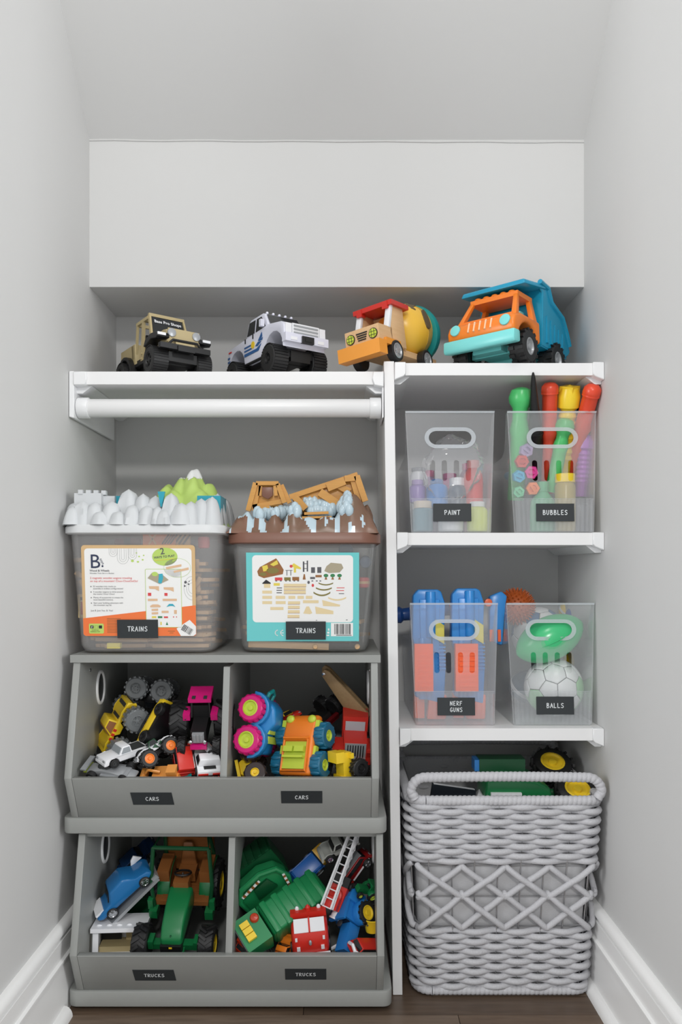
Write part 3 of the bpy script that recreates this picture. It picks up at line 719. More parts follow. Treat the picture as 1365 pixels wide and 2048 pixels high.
def build_card(tubo, c, base, prints, tilt, label):
    """base: (material, geometry); prints: list of (name, material, [geometry])"""
    p = part(tubo, 'product_label', base[0], base[1], label=label)
    M = Matrix.Translation(c - tubo.location) @ Matrix.Rotation(tilt, 4, 'X')
    p.matrix_local = M
    acc = {}
    for nm, m, gs in prints: acc.setdefault((nm, m.name), (m, []))[1].extend(gs)
    for (nm, _), (m, gs) in acc.items(): part(p, nm, m, *gs, kind='stuff' if len(gs) > 1 else None)
    return p
def lines(X, Z, x, y, rows, size, dy, yl): return [mv(font_text(t, size, yl), X(x), 0, Z(y + i * dy)) for i, t in enumerate(rows)]
def wire(pts, wd, yl): return ribbon(pts, wd, yl)
def poly(X, Z, pts, yl): return flat([(X(a), Z(b)) for a, b in pts][::-1], yl)
def rr(X, Z, x0, y0, x1, y1, r, yl): return flat(rrect(abs(X(x1) - X(x0)), abs(Z(y1) - Z(y0)), r, 4, (X(x0) + X(x1)) / 2, (Z(y0) + Z(y1)) / 2), yl)
def disc(X, Z, x, y, rx, ry, yl, n=20): return flat([(X(x + rx * math.cos(2 * math.pi * k / n)), Z(y - ry * math.sin(2 * math.pi * k / n))) for k in range(n)], yl)
def bars(X, Z, x0, x1, y0, y1, yl, seed):
    random.seed(seed); gs = []; x = x0
    while x < x1:
        w_ = random.choice((3, 5, 9)); gs.append(frect(X(x), X(min(x + w_, x1)), Z(y1), Z(y0), yl)); x += w_ + random.choice((3, 5, 7))
    return gs
# left label
o_, X, Z, c = tub_card(LT, 'x', 82, 110, 1320, 1108, 5.46, 150, 1070, 1.3858, 0, 0, 0, 0, '')
tilt = math.atan2(.0175, .21)
c.y -= .0012
y1, y2, y3, y4 = -.0002, -.0004, -.0006, -.0008
pr = []
pr.append(('white_panel', K_WHITE, [rr(X, Z, 115, 146, 1282, 1000, .006, y1)]))
pr.append(('orange_band', K_ORANGE, [poly(X, Z, [(84, 912), (1318, 768), (1320, 1090), (1300, 1106), (104, 1106), (84, 1088)], y2)]))
pr.append(('parts_panel', K_WHITE, [poly(X, Z, [(776, 372), (1165, 372), (1165, 1010), (776, 1010)], y3)]))
pr.append(('panel_outline', K_LIME, [wire([(X(a), Z(b)) for a, b in ((776, 1010), (776, 380), (786, 372), (1165, 372), (1165, 1010), (776, 1010))], .0007, y4)]))
lg = [mv(font_text('B', 220 * X(1) * 0 + .0362, y4), X(170), 0, Z(360)), mv(font_text('.', .03, y4), X(292), 0, Z(348)), mv(rot(font_text('toys', .0068, y4), 62, 'Y'), X(280), 0, Z(262))]
pr.append(('logo', K_NAVY, lg))
tx = [mv(font_text('Wood & Wheels', .0052, y4, bold=.00006), X(170), 0, Z(398)), mv(font_text('Wooden Train Set in a Bucket', .0036, y4), X(170), 0, Z(424))]
for yb_, rws in ((568, ['52 wooden train tracks to', 'assemble in endless configurations!']), (628, ['3 wooden wagons to drive around', 'the tracks! Choo! Choo!']), (690, ['Plenty of accessories to create the', 'most beautiful scenery.']), (750, ['Start your building adventure with', 'the mountain top lid.'])):
    tx += lines(X, Z, 203, yb_, rws, .0039, 24, y4); tx.append(disc(X, Z, 180, yb_ - 6, 6, 6, y4, 8))
tx.append(mv(font_text('Just B. Just You. B. You!', .0042, y4), X(172), 0, Z(834)))
pr.append(('lettering', K_GREY, tx))
pr.append(('red_lettering', K_RED, lines(X, Z, 172, 478, ['2 magnetic wooden wagons traveling', 'on top of a mountain! Choo-ChooOoOo!'], .0051, 34, y4)))
lp = []
for (lx, lw, lb) in ((430, 44, 235), (535, 60, 315), (640, 46, 268)):
    for q in (1, .6, .25):
        w_ = lw * q; b_ = lb - 146 - (1 - q) * 60
        lp.append(wire([(X(lx - w_), Z(148))] + [(X(lx - w_ * math.cos(a)), Z(146 + b_ - w_ + w_ * math.sin(a))) for a in [math.pi * k / 10 for k in range(11)]] + [(X(lx + w_), Z(148))], .0003, y2))
for q in (1, .7, .45): lp.append(wire([(X(1284 - 90 * q * math.sin(a)), Z(580 - 130 * q * math.cos(a))) for a in [math.pi * k / 14 for k in range(15)]], .0003, y2))
pr.append(('line_drawing', K_GREY, lp + [disc(X, Z, 1212, 515, 15, 15, y2), disc(X, Z, 1203, 556, 10, 10, y2), disc(X, Z, 1245, 536, 9, 9, y2), disc(X, Z, 1252, 505, 6, 6, y2)]))
pr.append(('green_spots', K_LIME, [disc(X, Z, a, b, r, r * .8, y2, 10) for a, b, r in ((638, 282, 17), (698, 292, 13), (750, 270, 11), (712, 234, 10), (762, 222, 9), (684, 195, 8))] + [disc(X, Z, 992, 236, 138, 98, y3, 32)]))
pr.append(('round_inset', K_WHITE, [disc(X, Z, 1125, 358, 146, 104, y3, 32)]))
pr.append(('inset_outline', K_LIME, [wire([(X(1125 + 146 * math.cos(a)), Z(358 - 104 * math.sin(a))) for a in [2 * math.pi * k / 32 for k in range(33)]], .0004, y4)]))
pr.append(('badge_lettering', K_GREY, [mv(rot(font_text('2', .0165, -.001, bold=.0002), -8, 'Y'), X(945), 0, Z(212)), mv(rot(font_text('WAYS TO PLAY', .0054, -.001, bold=.0001), -6, 'Y'), X(874), 0, Z(258))]))
pr.append(('badge_underline', K_YELLOW, [rot(frect(X(880), X(1100), Z(282), Z(276), -.001), -6, 'Y', (X(880), 0, Z(280)))]))
tk = [poly(X, Z, q, -.001) for q in ([(1000, 350), (1170, 318), (1172, 342), (1008, 374)], [(1084, 392), (1248, 352), (1250, 378), (1090, 412)], [(812, 558), (922, 558), (922, 612), (880, 590), (818, 586)], [(972, 570), (1080, 570), (1084, 620), (1040, 600), (976, 594)],
      [(798, 696), (904, 696), (904, 720), (798, 720)], [(960, 696), (1114, 696), (1114, 720), (960, 720)], [(820, 775), (850, 758), (910, 758), (938, 775), (930, 790), (826, 790)], [(836, 808), (908, 804), (908, 828), (838, 830)], [(836, 846), (908, 842), (908, 866), (838, 868)], [(946, 828), (1022, 828), (1022, 852), (946, 852)], [(1082, 820), (1112, 820), (1112, 862), (1082, 862)])]
pr.append(('track_pictures', K_TAN, tk))
pr.append(('mountain_picture', K_STONE, [poly(X, Z, [(800, 470), (850, 410), (960, 430), (1030, 490), (930, 535)], -.001)]))
pr.append(('mountain_picture', K_LIME, [disc(X, Z, 880, 425, 34, 24, -.0012)])); pr.append(('mountain_picture', K_TEAL, [poly(X, Z, [(925, 425), (965, 420), (970, 470), (950, 530), (915, 520)], -.0012), poly(X, Z, [(1000, 785), (1030, 752), (1070, 752), (1098, 785), (1070, 775), (1040, 775)], -.0012)]))
pr.append(('wagon_pictures', K_RED, [frect(X(800), X(836), Z(664), Z(630), -.001), frect(X(980), X(1014), Z(664), Z(632), -.001), frect(X(970), X(1014), Z(908), Z(890), -.001), disc(X, Z, 1076, 896, 7, 7, -.001, 8), disc(X, Z, 1108, 896, 6, 6, -.001, 8)]))
pr.append(('wagon_pictures', K_YELLOW, [frect(X(838), X(886), Z(908), Z(888), -.001), frect(X(930), X(944), Z(985), Z(950), -.001)])); pr.append(('wagon_pictures', K_GREEN, [frect(X(904), X(952), Z(908), Z(888), -.001), poly(X, Z, [(990, 985), (1002, 948), (1014, 985)], -.001)]))
pr.append(('fine_print', K_BROWN, [frect(X(345), X(345 + 150 + (k * 37) % 50), Z(918 + 17 * k), Z(912 + 17 * k), y3) for k in range(10)] + [frect(X(1010), X(1086), Z(1056), Z(1050), y3), frect(X(1028), X(1070), Z(1076), Z(1070), y3)]))
pr.append(('social_badge', K_LIME, [rr(X, Z, 146, 970, 308, 1080, .0024, y3)]))
pr.append(('social_icons', K_BLACK, [rr(X, Z, 162, 990, 196, 1024, .0006, y4), rr(X, Z, 254, 990, 290, 1024, .0006, y4), mv(font_text('lovebtoys', .0033, y4), X(176), 0, Z(1046)), mv(font_text('mybtoys.com', .0033, y4), X(160), 0, Z(1064)), wire([(X(a), Z(b)) for a, b in ((208, 994), (244, 994), (244, 1022), (208, 1022), (208, 994))], .0003, y4)]))
pr.append(('social_icons', K_WHITE, [mv(font_text('f', .0055, -.001, bold=.0002), X(174), 0, Z(1020))]))
bc = [(1105, 1025), (1250, 928), (1318, 1000), (1318, 1085), (1290, 1106), (1152, 1106)]
pr.append(('barcode_panel', K_WHITE, [poly(X, Z, bc, y4)]))
g = [rot(q, 32, 'Y', (X(1222), 0, Z(1030))) for q in bars(X, Z, 1168, 1286, 1000, 1072, -.001, 5)]
pr.append(('barcode', K_BLACK, g))
cardL = build_card(LT, c, (K_KRAFT, plate(rrect(X(1320) - X(82), Z(110) - Z(1108), .006, 5), [], .0004)), pr, tilt, 'white and orange product label with kraft border')
NT = Matrix.Rotation(tilt, 3, 'X') @ V((0, -1, 0))
sticker('TRAINS', c + Matrix.Rotation(tilt, 3, 'X') @ V((X(682), -.0022, Z(1026))), (1, 0, 0), NT, .0745, .034, .0086, 'black card reading TRAINS on the white and orange product label', 0, 0)
# right label
o_, X, Z, c = tub_card(RT, 'x', 20, 85, 1300, 1100, 5.6875, 490, 1090, 1.3988, 0, 0, 0, 0, '')
tilt2 = math.atan2(.0175, .195); c.y -= .0012; pr = []
pr.append(('white_panel', K_WHITE, [rr(X, Z, 88, 115, 1232, 882, .007, y1)]))
pr.append(('mountain_picture', K_BROWN, [poly(X, Z, [(145, 300), (175, 250), (360, 150), (390, 190), (445, 280), (435, 330), (220, 376), (160, 350)], y2)]))
pr.append(('mountain_picture', K_YELLOW, [poly(X, Z, [(200, 240), (260, 225), (275, 290), (215, 300)], y3), poly(X, Z, [(290, 220), (370, 170), (385, 215), (330, 240)], y3)]))
pr.append(('mountain_picture', K_OLIVE, [disc(X, Z, 320, 290, 70, 34, y3), disc(X, Z, 210, 330, 40, 20, y3)]))
pr.append(('mountain_picture', K_STONE, [poly(X, Z, [(905, 295), (930, 240), (980, 200), (1100, 212), (1122, 260), (1080, 310), (960, 318)], y2)]))
pr.append(('house_picture', K_BLACK, [poly(X, Z, [(200, 435), (245, 392), (298, 430), (296, 440), (204, 440)], y3)])); pr.append(('house_picture', K_CREAM, [frect(X(220), X(292), Z(486), Z(440), y2)]))
pr.append(('crane_picture', K_YELLOW, [poly(X, Z, [(530, 235), (560, 205), (642, 258), (638, 275), (585, 265), (585, 312), (560, 312), (560, 255)], y2), frect(X(330), X(400), Z(462), Z(432), y2)]))
pr.append(('crane_picture', K_RED, [disc(X, Z, 530, 240, 17, 17, y3)]))
pr.append(('wagon_pictures', K_RED, [frect(X(345), X(430), Z(402), Z(368), y2), frect(X(1045), X(1135), Z(490), Z(482), y2), frect(X(1040), X(1130), Z(522), Z(514), y2), disc(X, Z, 775, 458, 14, 18, y2)]))
pr.append(('wagon_pictures', K_BROWN, [frect(X(542), X(620), Z(402), Z(362), y2), frect(X(805), X(876), Z(366), Z(340), y2)])); pr.append(('wagon_pictures', K_OLIVE, [frect(X(450), X(524), Z(402), Z(366), y2)]))
pr.append(('dark_details', K_GREY, [frect(X(a), X(a + 20), Z(412), Z(402), y3) for a in (350, 402, 460, 505, 555, 598, 760, 810, 850)] + [frect(X(756), X(800), Z(316), Z(252), y2), frect(X(826), X(872), Z(316), Z(250), y2), frect(X(662), X(680), Z(304), Z(186), y2), frect(X(706), X(722), Z(300), Z(176), y2), frect(X(664), X(720), Z(215), Z(208), y2), frect(X(664), X(720), Z(270), Z(263), y2), frect(X(465), X(545), Z(290), Z(284), y2), frect(X(478), X(486), Z(346), Z(288), y2), frect(X(522), X(530), Z(346), Z(288), y2),
           frect(X(365), X(425), Z(492), Z(482), y2), frect(X(362), X(425), Z(520), Z(510), y2), frect(X(362), X(422), Z(548), Z(538), y2), disc(X, Z, 727, 424, 14, 18, y2), frect(X(1070), X(1130), Z(556), Z(548), y2), frect(X(808), X(824), Z(862), Z(856), y2), frect(X(1152), X(1170), Z(858), Z(850), y2), frect(X(745), X(800), Z(386), Z(362), y2)]))
pr.append(('tree_pictures', K_GREEN, [disc(X, Z, a, 346, 27, 20, y2, 12) for a in (924, 1000, 1078)])); pr.append(('tree_pictures', K_BROWN, [poly(X, Z, [(a - 16, 392), (a - 5, 362), (a + 5, 362), (a + 16, 392)], y2) for a in (924, 1000, 1078)] + [poly(X, Z, [(660, 392), (672, 330), (686, 330), (694, 392)], y2)]))
def arcs(x0, y0, w_, sag, th): return poly(X, Z, [(x0 + w_ * t / 8, y0 + sag * (1 - ((t - 4) / 4) ** 2)) for t in range(9)] + [(x0 + w_ * t / 8, y0 + th + sag * (1 - ((t - 4) / 4) ** 2)) for t in range(8, -1, -1)], y2)
pr.append(('bridge_pictures', K_OLIVE, [arcs(840, 425, 166, 20, 14), arcs(810, 480, 180, 22, 16), arcs(782, 530, 192, 34, 18)]))
ck = [frect(X(a), X(b), Z(q + 34), Z(q), y2) for a, b, q in ((445, 700, 440), (445, 695, 480), (445, 695, 520), (200, 310, 518), (200, 310, 578), (200, 310, 638), (352, 460, 578), (352, 465, 638), (498, 575, 578), (600, 672, 578), (695, 770, 578), (290, 440, 706), (492, 630, 640), (492, 625, 690), (490, 625, 742), (485, 622, 796), (662, 840, 628))]
ck += [poly(X, Z, q, y2) for q in ([(880, 625), (1085, 680), (1082, 700), (890, 694)], [(800, 700), (1008, 750), (1008, 788), (810, 784)], [(665, 780), (700, 700), (730, 698), (768, 776), (740, 788)])] + [arcs(948, 590, 205, 26, 18)]
pr.append(('track_pictures', K_CREAM, ck))
pr.append(('track_outlines', K_BROWN, [frect(X(a), X(b), Z(q + 3), Z(q), y3) for a, b, q in ((445, 700, 472), (445, 695, 512), (445, 695, 552), (490, 625, 672), (490, 625, 722), (488, 625, 774), (485, 622, 828))]))
pr.append(('ce_mark', K_WHITE, [wire([(X(385 + q - 46 * math.cos(a) * .9), Z(1003 - 34 * math.sin(a))) for a in [math.radians(-70 + 140 * k / 10) for k in range(11)]], .0016, y2) for q in (0, 62)] + [frect(X(412), X(440), Z(1008), Z(1000), y2), frect(X(930), X(960), Z(1040), Z(1024), y2), frect(X(936), X(962), Z(1012), Z(990), y2), frect(X(946), X(962), Z(978), Z(952), y2)]))
pr.append(('barcode_panel', K_WHITE, [frect(X(980), X(1232), Z(1042), Z(888), y2)])); pr.append(('barcode', K_BLACK, bars(X, Z, 1018, 1204, 900, 1020, y3, 9) + [frect(X(1040), X(1215), Z(1034), Z(1027), y3)]))
cardR = build_card(RT, c, (K_AQUA, plate([(X(20), Z(1100)), (X(1300), Z(1100)), (X(1300), Z(85)), (X(20), Z(85))], [], .0004)), pr, tilt2, 'turquoise product label picturing train pieces')
sticker('TRAINS', c + Matrix.Rotation(tilt2, 3, 'X') @ V((X(694), -.0022, Z(974))), (1, 0, 0), Matrix.Rotation(tilt2, 3, 'X') @ V((0, -1, 0)), .0735, .0335, .0086, 'black card reading TRAINS on the turquoise product label', 0, 0)

# ------------------------------------------------------------------ wooden train pieces heaped inside the tubs
def track_mesh(L, curve=0.0):
    """grooved wooden rail piece with a peg at one end and a notch at the other"""
    n = 6; w_ = .020; t = .0065; sec = [(-w_, 0), (w_, 0), (w_, t), (.013, t), (.013, t - .002), (.008, t - .002), (.008, t), (-.008, t), (-.008, t - .002), (-.013, t - .002), (-.013, t), (-w_, t)]
    R_ = []
    for i in range(n + 1):
        s = L * (i / n - .5); a = curve * s / L; cx = s if not curve else math.sin(a) * L / curve; cy = 0 if not curve else (1 - math.cos(a)) * L / curve
        R_.append([V((cx - math.sin(a) * y_, cy + math.cos(a) * y_, z)) for y_, z in sec])
    g = loft(R_, True, True); a = curve / 2; e = R_[-1]; ex = (e[0] + e[1]) / 2; dx, dy = math.cos(a), math.sin(a)
    peg = [box((0, 0, 0), (.014, .005, t), .0006, seg=1), cyl((.009, 0, 0), .0055, t, b=.0005, n=12)]
    return join([g] + [mv(rot(q, math.degrees(a)), ex.x + dx * .005, ex.y + dy * .005, t / 2) for q in peg])
TR = [mesh_of('track_piece', track_mesh(.105)), mesh_of('track_piece', track_mesh(.12, .7)), mesh_of('track_piece', track_mesh(.075))]
for me in TR: me.materials.append(M_WOOD)
def track(k, loc, rz, label, group, tiltx=0):
    o = bpy.data.objects.new('track_piece', TR[k]); COL.objects.link(o); o.location = loc; o.rotation_euler = (math.radians(tiltx), 0, math.radians(rz)); tag(o, label, 'track piece', group)
random.seed(21)
z = TZ + .0075; i = 0
while z < TZ + .170:
    for sx in (-1, 1):
        for yy in (.055, .150):
            if random.random() < .82: track(random.choice((0, 0, 1, 2)), (-.359 + sx * .052 + random.uniform(-.004, .004), 1.397 + yy + random.uniform(-.004, .004), z + random.uniform(0, .0006)), random.choice((0, 180)) + random.uniform(-14, 14), 'grooved wooden train track piece in the tub with the castle lid', 'wooden track pieces in the castle-lid tub')
    z += .0085 + random.uniform(0, .004)
z = TZ + .0075
while z < TZ + .06:
    for sx in (-1, 1):
        for yy in (.06, .150):
            if random.random() < .75: track(random.choice((0, 1, 2)), (-.068 + sx * .05, 1.408 + yy, z), random.choice((0, 180)) + random.uniform(-12, 12), 'grooved wooden train track piece in the tub with the log-mountain lid', 'wooden track pieces in the log-lid tub')
    z += .0090 + random.uniform(0, .005)
# loose play pieces seen around the labels
M_PEACH = mat('orange_painted_wood', (226, 134, 84), 0.5); M_PINKW = mat('pink_painted_wood', (206, 84, 86), 0.45)
sb = thing('toy_station', 'orange wooden station block with striped barrier, under the castle lid', 'toy building')
part(sb, 'block', M_PEACH, box((0, 0, 0), (.060, .03, .022), .001)); part(sb, 'cross_brace', M_WOOD, *[rot(box((-.012, -.0155, 0), (.003, .001, .024), .0002, seg=1), a, 'Y', (-.012, 0, 0)) for a in (35, -35)])
for k in range(4): part(sb, 'stripe', M_BLACK, rot(box((.012 + .005 * k, -.0158, 0), (.0022, .001, .021), .0002, seg=1), 35, 'Y', (.012 + .005 * k, 0, 0)))
sb.location = P(322, 1079, 1.418)
sb2 = thing('striped_barrier', 'yellow and black striped wooden barrier under the castle lid', 'toy barrier')
part(sb2, 'board', M_WOOD, box((0, 0, 0), (.034, .012, .022), .001))
for k in range(4): part(sb2, 'stripe', M_DGREY, rot(box((-.012 + .008 * k, -.0064, 0), (.0032, .001, .022), .0002, seg=1), 35, 'Y', (-.012 + .008 * k, 0, 0)))
sb2.location = P(362, 1079, 1.418)
def pill(name, label, cat, p, L, r, m, m2=None, ax='x', rz=0):
    o = thing(name, label, cat); part(o, 'body', m, cyl((0, 0, 0), r, L, ax, b=r * .35, n=16))
    if m2: part(o, 'band', m2, cyl((0, 0, 0), r * 1.02, L * .25, ax, b=0, n=16))
    o.location = p; o.rotation_euler = (0, 0, math.radians(rz))
pill('toy_log', 'dark red wooden log load near the castle lid rim', 'toy log', P(256, 1083, 1.420), .048, .0065, mat('maroon_wood', (110, 62, 66), .5), M_DGREY)
pill('toy_barrel', 'pink wooden barrel near the castle lid rim', 'toy barrel', P(408, 1085, 1.425), .022, .011, M_PINKW, None, 'z')
single('wooden_block', tp('yellow_paint', (230, 214, 96)), 'yellow wooden block on the floor of the castle-lid tub', 'block', mv(box((0, 0, 0), (.024, .012, .010), .001), *P(229, 1291, 1.405)))
sg = thing('toy_sign', 'red and cream crossing sign standing beside the white product label', 'toy sign')
part(sg, 'board', mat('cream_wood', (222, 196, 142), .5), box((0, 0, 0), (.016, .004, .044), .001)); part(sg, 'red_panel', M_RED, box((.002, -.0024, -.004), (.010, .001, .024), .0003, seg=1)); part(sg, 'stripe', M_BLACK, box((.001, -.0024, .014), (.010, .001, .006), .0003, seg=1)); part(sg, 'post', M_ORANGE, cyl((.002, 0, .032), .0025, .022, n=10))
sg.location = P(166, 1212, 1.424)
pill('toy_barrel', 'pink and tan round wagon load beside the turquoise label', 'toy barrel', P(727, 1165, 1.432), .020, .012, M_PINKW, M_WOOD, 'z')
pill('wooden_disc', 'dark blue wooden disc near the log lid rim', 'disc', P(692, 1100, 1.445), .012, .014, tp('navy_paint', (36, 70, 104)), None, 'y')
pill('wooden_disc', 'slate blue wooden disc high beside the turquoise label', 'disc', P(731, 1124, 1.447), .012, .012, tp('slate_paint', (92, 110, 134)), None, 'y')
pill('toy_ball', 'small natural wood bead at the bottom of the log-lid tub', 'bead', P(631, 1293, 1.414), .009, .0045, M_WOOD, None, 'y')
pill('toy_ball', 'natural wood bead in the right bottom corner of the log-lid tub', 'bead', P(715, 1293, 1.416), .009, .005, M_WOOD, None, 'y')
single('wooden_plank', M_WOOD, 'long plain wooden ramp lying under the turquoise label', 'plank', xf(box((0, 0, 0), (.150, .012, .012), .001), Matrix.Translation(P(578, 1290, 1.421)) @ Matrix.Rotation(math.radians(2), 4, 'Y')))
for k, (px, py) in enumerate(((155, 1120), (152, 1150), (158, 1170), (400, 1130), (402, 1165), (399, 1200), (396, 1180))):
    single('track_connector', M_WOOD, 'small wooden track connector beside the white product label', 'track connector', rot(mv(box((0, 0, 0), (.022, .008, .008), .001, seg=1), 0, 0, 0), 30 * k, 'Y'), group='track connectors beside the white label').location = P(px + (10 if px < 300 else -6), py, 1.432 + .002 * (k % 2))
# ------------------------------------------------------------------ vehicles (local: x forward, y left, z up, wheels on z=0)
def wheel(root, c, r, w_, s=1, tm=None, hm=None, hr=.56, tread='lug', n=16, spokes=0, name='wheel'):
    """tyre with tread blocks and a dished hub; s = side the hub faces along y"""
    tm = tm or M_RUBBER; hm = hm or M_DGREY
    pr = [(hr * r * .7, -w_ * .42), (hr * r, -w_ * .5), (r * .86, -w_ * .5), (r * .95, -w_ * .42), (r * .97, 0), (r * .95, w_ * .42), (r * .86, w_ * .5), (hr * r, w_ * .5), (hr * r * .94, w_ * .38), (hr * r * .6, w_ * .30)]
    gs = [lathe(pr, (0, 0, 0), 'y', 28)]
    for k in range(n):
        a = 360 * k / n
        if tread == 'bar': q = [box((r * .985, 0, 0), (r * .06, w_ * .94, r * .16), 0)]
        elif tread == 'lug': q = [rot(box((r * .985, w_ * .24, 0), (r * .09, w_ * .5, r * .15), 0), 22, 'X'), rot(rot(box((r * .985, -w_ * .24, 0), (r * .09, w_ * .5, r * .15), 0), -22, 'X'), 180 / n, 'Y')]
        elif tread == 'chev': q = [rot(box((r * 1.0, w_ * .25, 0), (r * .12, w_ * .56, r * .13), 0), 35, 'X', (r, 0, 0)), rot(rot(box((r * 1.0, -w_ * .25, 0), (r * .12, w_ * .56, r * .13), 0), -35, 'X', (r, 0, 0)), 360 / n * .5, 'Y')]
        elif tread == 'knob': q = [box((r * .98, w_ * .3, 0), (r * .14, w_ * .36, r * .2), r * .03, seg=1), rot(box((r * .98, -w_ * .3, 0), (r * .14, w_ * .36, r * .2), r * .03, seg=1), 180 / n, 'Y')]
        elif tread == 'wave': q = [xf(ell((0, 0, 0), (r * .12, w_ * .5, r * .2), 8, 5), Matrix.Translation((r * .96, 0, 0)))]
        else: q = []
        gs += [rot(g, a, 'Y') for g in q]
    T = Matrix.Translation(c) @ (Matrix.Identity(4) if s > 0 else Matrix.Rotation(math.pi, 4, 'Z'))
    o = part(root, name, tm, *[xf(g, T) for g in gs])
    hb = [lathe([(0, w_ * .26), (hr * r * .96, w_ * .26), (hr * r * .98, w_ * .47), (hr * r * .84, w_ * .49), (hr * r * .74, w_ * .36), (hr * r * .36, w_ * .34), (hr * r * .30, w_ * .46), (0, w_ * .47)], (0, 0, 0), 'y', 24)]
    for k in range(spokes): hb.append(rot(box((hr * r * .55, w_ * .40, 0), (hr * r * .5, w_ * .10, hr * r * .18), 0), 360 * k / spokes, 'Y'))
    part(o, 'hub', hm, *[xf(g, T) for g in hb])
    return o
def four(root, xs, y_, r, w_, **k):
    for x in xs:
        for s in (1, -1): wheel(root, (x, s * y_, r), r, w_, s, **k)

# tan off-road pickup
t = thing('toy_pickup', 'tan open-sided toy pickup with black fenders and big tyres, leftmost on the long shelf', 'toy truck')
four(t, (.077, -.078), .045, .027, .031, tread='bar', n=34, hm=M_BLACK, spokes=6)
part(t, 'chassis', M_BLACK, box((0, 0, .034), (.20, .058, .018), .003), box((.0, 0, .043), (.11, .082, .006), .001), cyl((.077, 0, .027), .006, .07, 'y', n=12), cyl((-.078, 0, .027), .006, .07, 'y', n=12), box((.075, 0, .040), (.05, .044, .014), .004))
part(t, 'bed', M_TAN, box((-.083, 0, .064), (.075, .078, .006), .001), box((-.083, .039, .073), (.078, .004, .030), .001), box((-.083, -.039, .073), (.078, .004, .030), .001), box((-.120, 0, .070), (.004, .078, .034), .001), box((-.047, 0, .070), (.004, .076, .036), .001),
     hexa([(-.058, -.041, .046), (-.038, -.041, .046), (-.038, .041, .046), (-.058, .041, .046), (-.062, -.041, .088), (-.043, -.041, .088), (-.043, .041, .088), (-.062, .041, .088)], .001))
for s in (1, -1):
    q = arch(-.078, .037, .030, 8); q2 = arch(-.078, .030, .030, 8)[::-1]
    part(t, 'fender', M_BLACK, prism(q + q2, s * .036, s * .052, .001, 1))
    part(t, 'fender', M_BLACK, prism([(.040, .060), (.050, .073), (.075, .078), (.104, .075), (.107, .067), (.101, .063), (.076, .068), (.056, .062)], s * .030, s * .056, .001, 1))
    part(t, 'lamp_strip', M_WHITE, box((.1030, s * .046, .0715), (.010, .016, .005), .001))
    part(t, 'cab_frame', M_TAN, hexa([(-.048, s * .036, .046), (-.042, s * .036, .046), (-.042, s * .040, .046), (-.048, s * .040, .046), (-.042, s * .034, .126), (-.036, s * .034, .126), (-.036, s * .038, .126), (-.042, s * .038, .126)]),
         hexa([(-.012, s * .037, .046), (.000, s * .037, .046), (.000, s * .041, .046), (-.012, s * .041, .046), (-.012, s * .034, .129), (-.002, s * .034, .129), (-.002, s * .038, .129), (-.012, s * .038, .129)]),
         box((-.012, s * .036, .127), (.062, .005, .006), .001), hexa([(.034, s * .036, .084), (.042, s * .036, .084), (.042, s * .040, .084), (.034, s * .040, .084), (.016, s * .033, .133), (.023, s * .033, .133), (.023, s * .037, .133), (.016, s * .037, .133)]),
         box((.036, s * .039, .060), (.008, .004, .034), .001))
    part(t, 'seat', M_BLACK, box((.004, s * .018, .062), (.024, .024, .016), .003), rot(box((-.008, s * .018, .082), (.008, .024, .036), .003), -10, 'Y', (-.008, 0, .07)))
    part(t, 'hinge_pin', M_TAN, *[cyl((a, s * .0415, b), .0022, .003, 'y', n=8) for a, b in ((.038, .072), (.038, .056), (-.005, .060), (-.005, .050))])
    part(t, 'headlight', M_SILVER, cyl((.1040, s * .025, .0775), .0082, .006, 'x', n=20))
part(t, 'cab_floor', M_BLACK, box((-.002, 0, .049), (.086, .076, .008), .001), box((.040, 0, .062), (.008, .070, .030), .001))
part(t, 'roof_bar', M_TAN, box((-.040, 0, .126), (.005, .072, .006), .001), box((-.007, 0, .128), (.008, .072, .005), .001), box((.020, 0, .132), (.007, .074, .006), .001))
ws = [(.0385, .082), (.0225, .114)]
wsp = part(t, 'windshield', M_GLASS, hexa([(.036, -.034, .088), (.039, -.034, .088), (.039, .034, .088), (.036, .034, .088), (.019, -.032, .131), (.022, -.032, .131), (.022, .032, .131), (.019, .032, .131)]))
a_ws = math.atan2(.017, .043)
lt = font_text('Bass Pro Shops', .0092, 0, 'CENTER', bold=.0002)
part(t, 'lettering', M_WHITE, xf(lt, Matrix.Translation((.0290, 0, .1165)) @ Matrix.Rotation(-a_ws, 4, 'Y') @ Matrix.Rotation(math.pi / 2, 4, 'Z')), kind='stuff')
part(t, 'hood', M_TAN, prism([(.034, .062), (.036, .086), (.085, .087), (.098, .085), (.102, .080), (.104, .060), (.096, .058), (.045, .058)], -.034, .034, .0025))
part(t, 'grille', M_TAN, box((.1030, 0, .071), (.003, .064, .030), .001)); part(t, 'grille_slots', M_DGREY, *[box((.092, -.024 + .008 * k, .0868), (.004, .004, .001), 0) for k in range(7)], kind='stuff')
part(t, 'bumper', M_BLACK, box((.108, 0, .0495), (.012, .102, .010), .003), tube([(.109, -.034, .053), (.110, -.025, .0625), (.110, .025, .0625), (.109, .034, .053)], .0026, 8), box((.113, 0, .047), (.008, .034, .010), .002))
part(t, 'bumper_plate', M_TAN, box((.1095, 0, .0570), (.002, .038, .005), .0005)); part(t, 'taillight', M_RED, box((-.121, -.036, .074), (.005, .008, .012), .001)); part(t, 'taillight', M_RED, box((-.121, .036, .074), (.005, .008, .012), .001))
place(t, (-.3650, 1.551, ZA + .0016), yaw(36), s=1.01)

